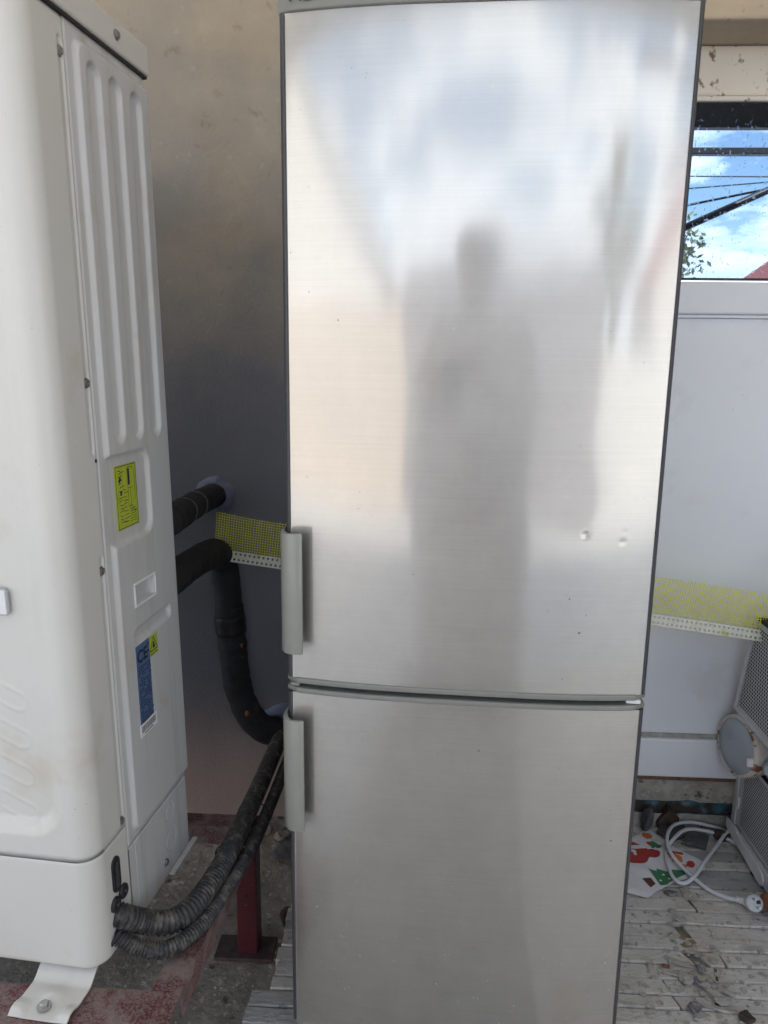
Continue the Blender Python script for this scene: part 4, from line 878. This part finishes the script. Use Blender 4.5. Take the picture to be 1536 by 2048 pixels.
m_gate = M('grey_gate_paint', (.255, .243, .255), .6, var=.18, scale=4, spots=[((.24, .205, .195), 3, .5, .7)])
for k in range(7):
    x = -.70+k*.395; box('sheet', (x, -6.25, .02), (x+.385, -6.21, 2.12+.02*math.sin(k*2.1)), m_gate, gt_, .004)
for z in (.35, 1.75): box('rail', (-.70, -6.205, z), (2.055, -6.17, z+.06), m_gate, gt_, .004)
pg = empty('steel_canopy_frame', (0, 0, 0)); tag(pg, 'dark steel canopy frame mirrored in the window glass', 'canopy frame')
box('fascia', (-3.2, -2.66, 2.565), (5.2, -2.6, 2.71), m_beam, pg, .004)
m_ply = M('rafter_timber', (.46, .34, .21), .8, var=.12, scale=3, stretch=(8, 1, 1))
m_gf = M('translucent_fibreglass', (.72, .66, .56), .5, var=.06, scale=3); t_ = m_gf.node_tree; b_ = t_.nodes['Principled BSDF']
tl = t_.nodes.new('ShaderNodeBsdfTranslucent'); tl.inputs['Color'].default_value = (.66, .61, .54, 1); ms = t_.nodes.new('ShaderNodeMixShader'); ms.inputs[0].default_value = .24
t_.links.new(b_.outputs[0], ms.inputs[1]); t_.links.new(tl.outputs[0], ms.inputs[2]); t_.links.new(ms.outputs[0], t_.nodes['Material Output'].inputs['Surface'])
xs9 = np.arange(-3.2, 5.2, .019)
grid('roof_sheet', xs9, np.array([-2.66, -1.4, -.129]), lambda x, y: np.stack([x, y, 2.725+.009*np.sin(x*2*math.pi/.076)], 1), m_gf, pg)
box('wall_plate', (-3.2, -.128, 2.62), (.398, -.008, 2.735), m_ply, pg, .003)
for x in (-2.6, -1.4, -.2, 1.0, 2.2, 3.4, 4.6): box('rafter', (x-.025, -2.598, 2.62), (x+.025, -.130, 2.699), m_ply, pg, .002)
box('beam', (1.35, -2.98, 2.512), (5.2, -2.92, 2.55), m_beam, pg, .004)
cyl('brace', (1.7, -3.02, 2.06), (3.4, -3.02, 2.83), .022, m_beam, pg)
cyl('tie_rod', (1.6, -3.1, 2.21), (2.9, -3.1, 2.47), .007, m_beam, pg)
for x, y in ((-3.1, -2.63), (3.0, -2.63), (5.15, -2.63)): box('post', (x-.03, y-.03, -.04), (x+.03, y+.03, 2.564), m_beam, pg, .003)
for x, y in ((5.15, -2.95),): box('post', (x-.03, y-.03, -.04), (x+.03, y+.03, 2.511), m_beam, pg, .003)
for k, (a, b_) in enumerate((((-6, -7, 3.6), (9, -7.4, 3.42)), ((2.2, -7, 3.12), (9, -9, 4.35)))):
    mid = tuple((a[i]+b_[i])/2-(.12 if i == 2 else 0) for i in range(3)); o = tube('overhead_wire', [a, mid, b_], .008, m_black, None, 6, 30); tag(o, ['slack wire crossing the mirrored sky', 'slanting wire rising across the mirrored sky'][k], 'wire')
# tree: tapered trunk, limbs, leaves
random.seed(23)
tr = empty('tree', (2.62, -8.6, 0)); tr.scale = (1.22, 1.22, 1.22); tag(tr, 'pale leafed tree mirrored at the left of the window glass', 'tree')
m_bark = M('bark', (.10, .08, .06), .9, var=.3, scale=20); m_leaf = M('leaf', (.20, .20, .10), .6, var=.4, scale=2)
V = []; F = []; tips = []
def limb(p, d0, ln, r, dep):
    pts = [p]; dd = d0.copy()
    for i in range(6): dd = (dd+Vector((random.gauss(0, .12), random.gauss(0, .12), .03))).normalized(); pts.append(pts[-1]+dd*ln/6)
    v_, f_ = tube_data(pts, [r*(1-.09*i) for i in range(7)], 7); k = len(V); V.extend(v_); F.extend([tuple(a+k for a in f) for f in f_])
    if dep == 0: tips.extend(pts[2:]); return
    for i in range(3): limb(pts[3+i], (dd+Vector((random.gauss(0, .7), random.gauss(0, .7), random.uniform(-.1, .5)))).normalized(), ln*.62, r*.5, dep-1)
limb(Vector((0, 0, -.1)), Vector((.10, 0, 1)), 1.9, .09, 3)
mesh('trunk', V, F, m_bark, tr, True)
V = []; F = []
for p in tips:
    for k in range(16):
        c_ = p+Vector((random.gauss(0, .13), random.gauss(0, .13), random.gauss(0, .11))); a = Vector((random.gauss(0, 1), random.gauss(0, 1), random.gauss(0, 1))).normalized(); b_ = a.orthogonal().normalized()
        i = len(V); V += [c_-a*.045, c_+b_*.02, c_+a*.045, c_-b_*.02]; F.append((i, i+1, i+2, i+3))
mesh('crown', V, F, m_leaf, tr)

# photographer, mirrored as a soft grey shape in the upper door
ph = empty('person', (.27, -2.41, -.02)); tag(ph, 'person in grey blue clothes mirrored softly in the upper door, holding up a phone', 'person')
def skin_body(name, vs, es, rs, mat, parent, root=0, lev=2):
    me = bpy.data.meshes.new(name); me.from_pydata(vs, es, []); o = bpy.data.objects.new(name, me); C.objects.link(o); o.parent = parent
    o.modifiers.new('skin', 'SKIN'); sd = me.skin_vertices[0].data
    for i, r_ in enumerate(rs): sd[i].radius = r_ if isinstance(r_, tuple) else (r_, r_); sd[i].use_root = (i == root)
    s_ = o.modifiers.new('sub', 'SUBSURF'); s_.levels = s_.render_levels = lev; me.materials.append(mat); return o
m_cloth = M('grey_blue_cloth', (.70, .67, .69), .9, var=.15, scale=6); m_skinp = M('skin', (.42, .26, .19), .55, var=.06); m_hair = M('greying_hair', (.22, .20, .19), .6, var=.3, scale=60)
vs = [(0, 0, .96), (0, .01, 1.12), (0, .0, 1.30), (0, -.01, 1.44), (0, 0, 1.52), (0, .02, 1.60), (0, .02, 1.70),
      (.19, 0, 1.41), (.23, .14, 1.17), (.03, .40, 1.24), (-.19, 0, 1.41), (-.26, .14, 1.17), (-.17, .40, 1.20),
      (.10, 0, .90), (.11, .03, .50), (.12, -.03, .09), (.13, .14, .02), (-.10, 0, .90), (-.11, .03, .50), (-.13, -.03, .09), (-.14, .14, .02)]
es = [(0, 1), (1, 2), (2, 3), (3, 4), (4, 5), (5, 6), (3, 7), (7, 8), (8, 9), (3, 10), (10, 11), (11, 12), (0, 13), (13, 14), (14, 15), (15, 16), (0, 17), (17, 18), (18, 19), (19, 20)]
rs = [(.17, .12), (.15, .11), (.17, .12), (.13, .09), .055, (.075, .09), (.07, .09), .065, .048, .032, .065, .048, .032, .09, .065, .045, .04, .09, .065, .045, .04]
skin_body('body', vs, es, rs, m_cloth, ph)
cv = []; cf = []
for i_, (z_, rx_, ry_) in enumerate(((1.46, .12, .08), (1.42, .22, .12), (1.30, .27, .15), (1.10, .27, .16), (.90, .28, .17), (.70, .30, .18), (.30, .31, .19), (.10, .30, .18))):
    for k in range(28): a = 2*math.pi*k/28; q_ = 1+.05*math.sin(5*a+z_*6); cv.append((rx_*q_*math.cos(a), ry_*q_*math.sin(a), z_))
for i_ in range(7):
    for k in range(28): cf.append((i_*28+k, i_*28+(k+1) % 28, (i_+1)*28+(k+1) % 28, (i_+1)*28+k))
mesh('coat', cv, cf, M('pale_coat', (.78, .75, .77), .9, var=.12, scale=6), ph, True)
hd = lathe('head', [(0, -.115), (.04, -.11), (.062, -.075), (.074, -.02), (.078, .03), (.072, .075), (.05, .105), (0, .118)], m_skinp, ph, (0, .03, 1.655), (0, 0, 1), 24)
lathe('hair', [(.078, -.02), (.084, .02), (.084, .06), (.072, .10), (.04, .124), (0, .13)], m_hair, hd, (0, .018, 1.657), (0, 0, 1), 24)
for x in (-.028, .028): lathe('eye', [(.009, 0), (.006, .005), (0, .006)], m_print['ink'], hd, (x, .098, 1.665), (0, 1, 0), 10)
bm = bmesh.new(); bmesh.ops.create_cone(bm, segments=8, radius1=.014, radius2=.004, depth=.04, cap_ends=True)
for v in bm.verts: v.co += Vector((0, .108, 1.645))
frombm('nose', bm, m_skinp, hd, True)
for s, wx, wz in ((1, .03, 1.24), (-1, -.17, 1.20)):
    hv = [(wx, .40, wz), (wx-.02*s, .43, wz+.04)]; he = [(0, 1)]; hr = [.028, .03]
    for k in range(5):
        b_ = len(hv); a = (k-2)*.018; hv += [(wx-.02*s+a*.6, .445, wz+.05), (wx-.045*s+a*.6, .462, wz+.06+a), (wx-.07*s, .455, wz+.055+a*1.3)]; he += [(1, b_), (b_, b_+1), (b_+1, b_+2)]; hr += [.011, .0095, .008]
    skin_body('hand', hv, he, hr, m_skinp, ph, 0, 1)
phn = box('phone', (.168, -1.903, 1.14), (.246, -1.894, 1.298), m_black, None, .003); tag(phn, 'dark phone held up by the mirrored person', 'phone')
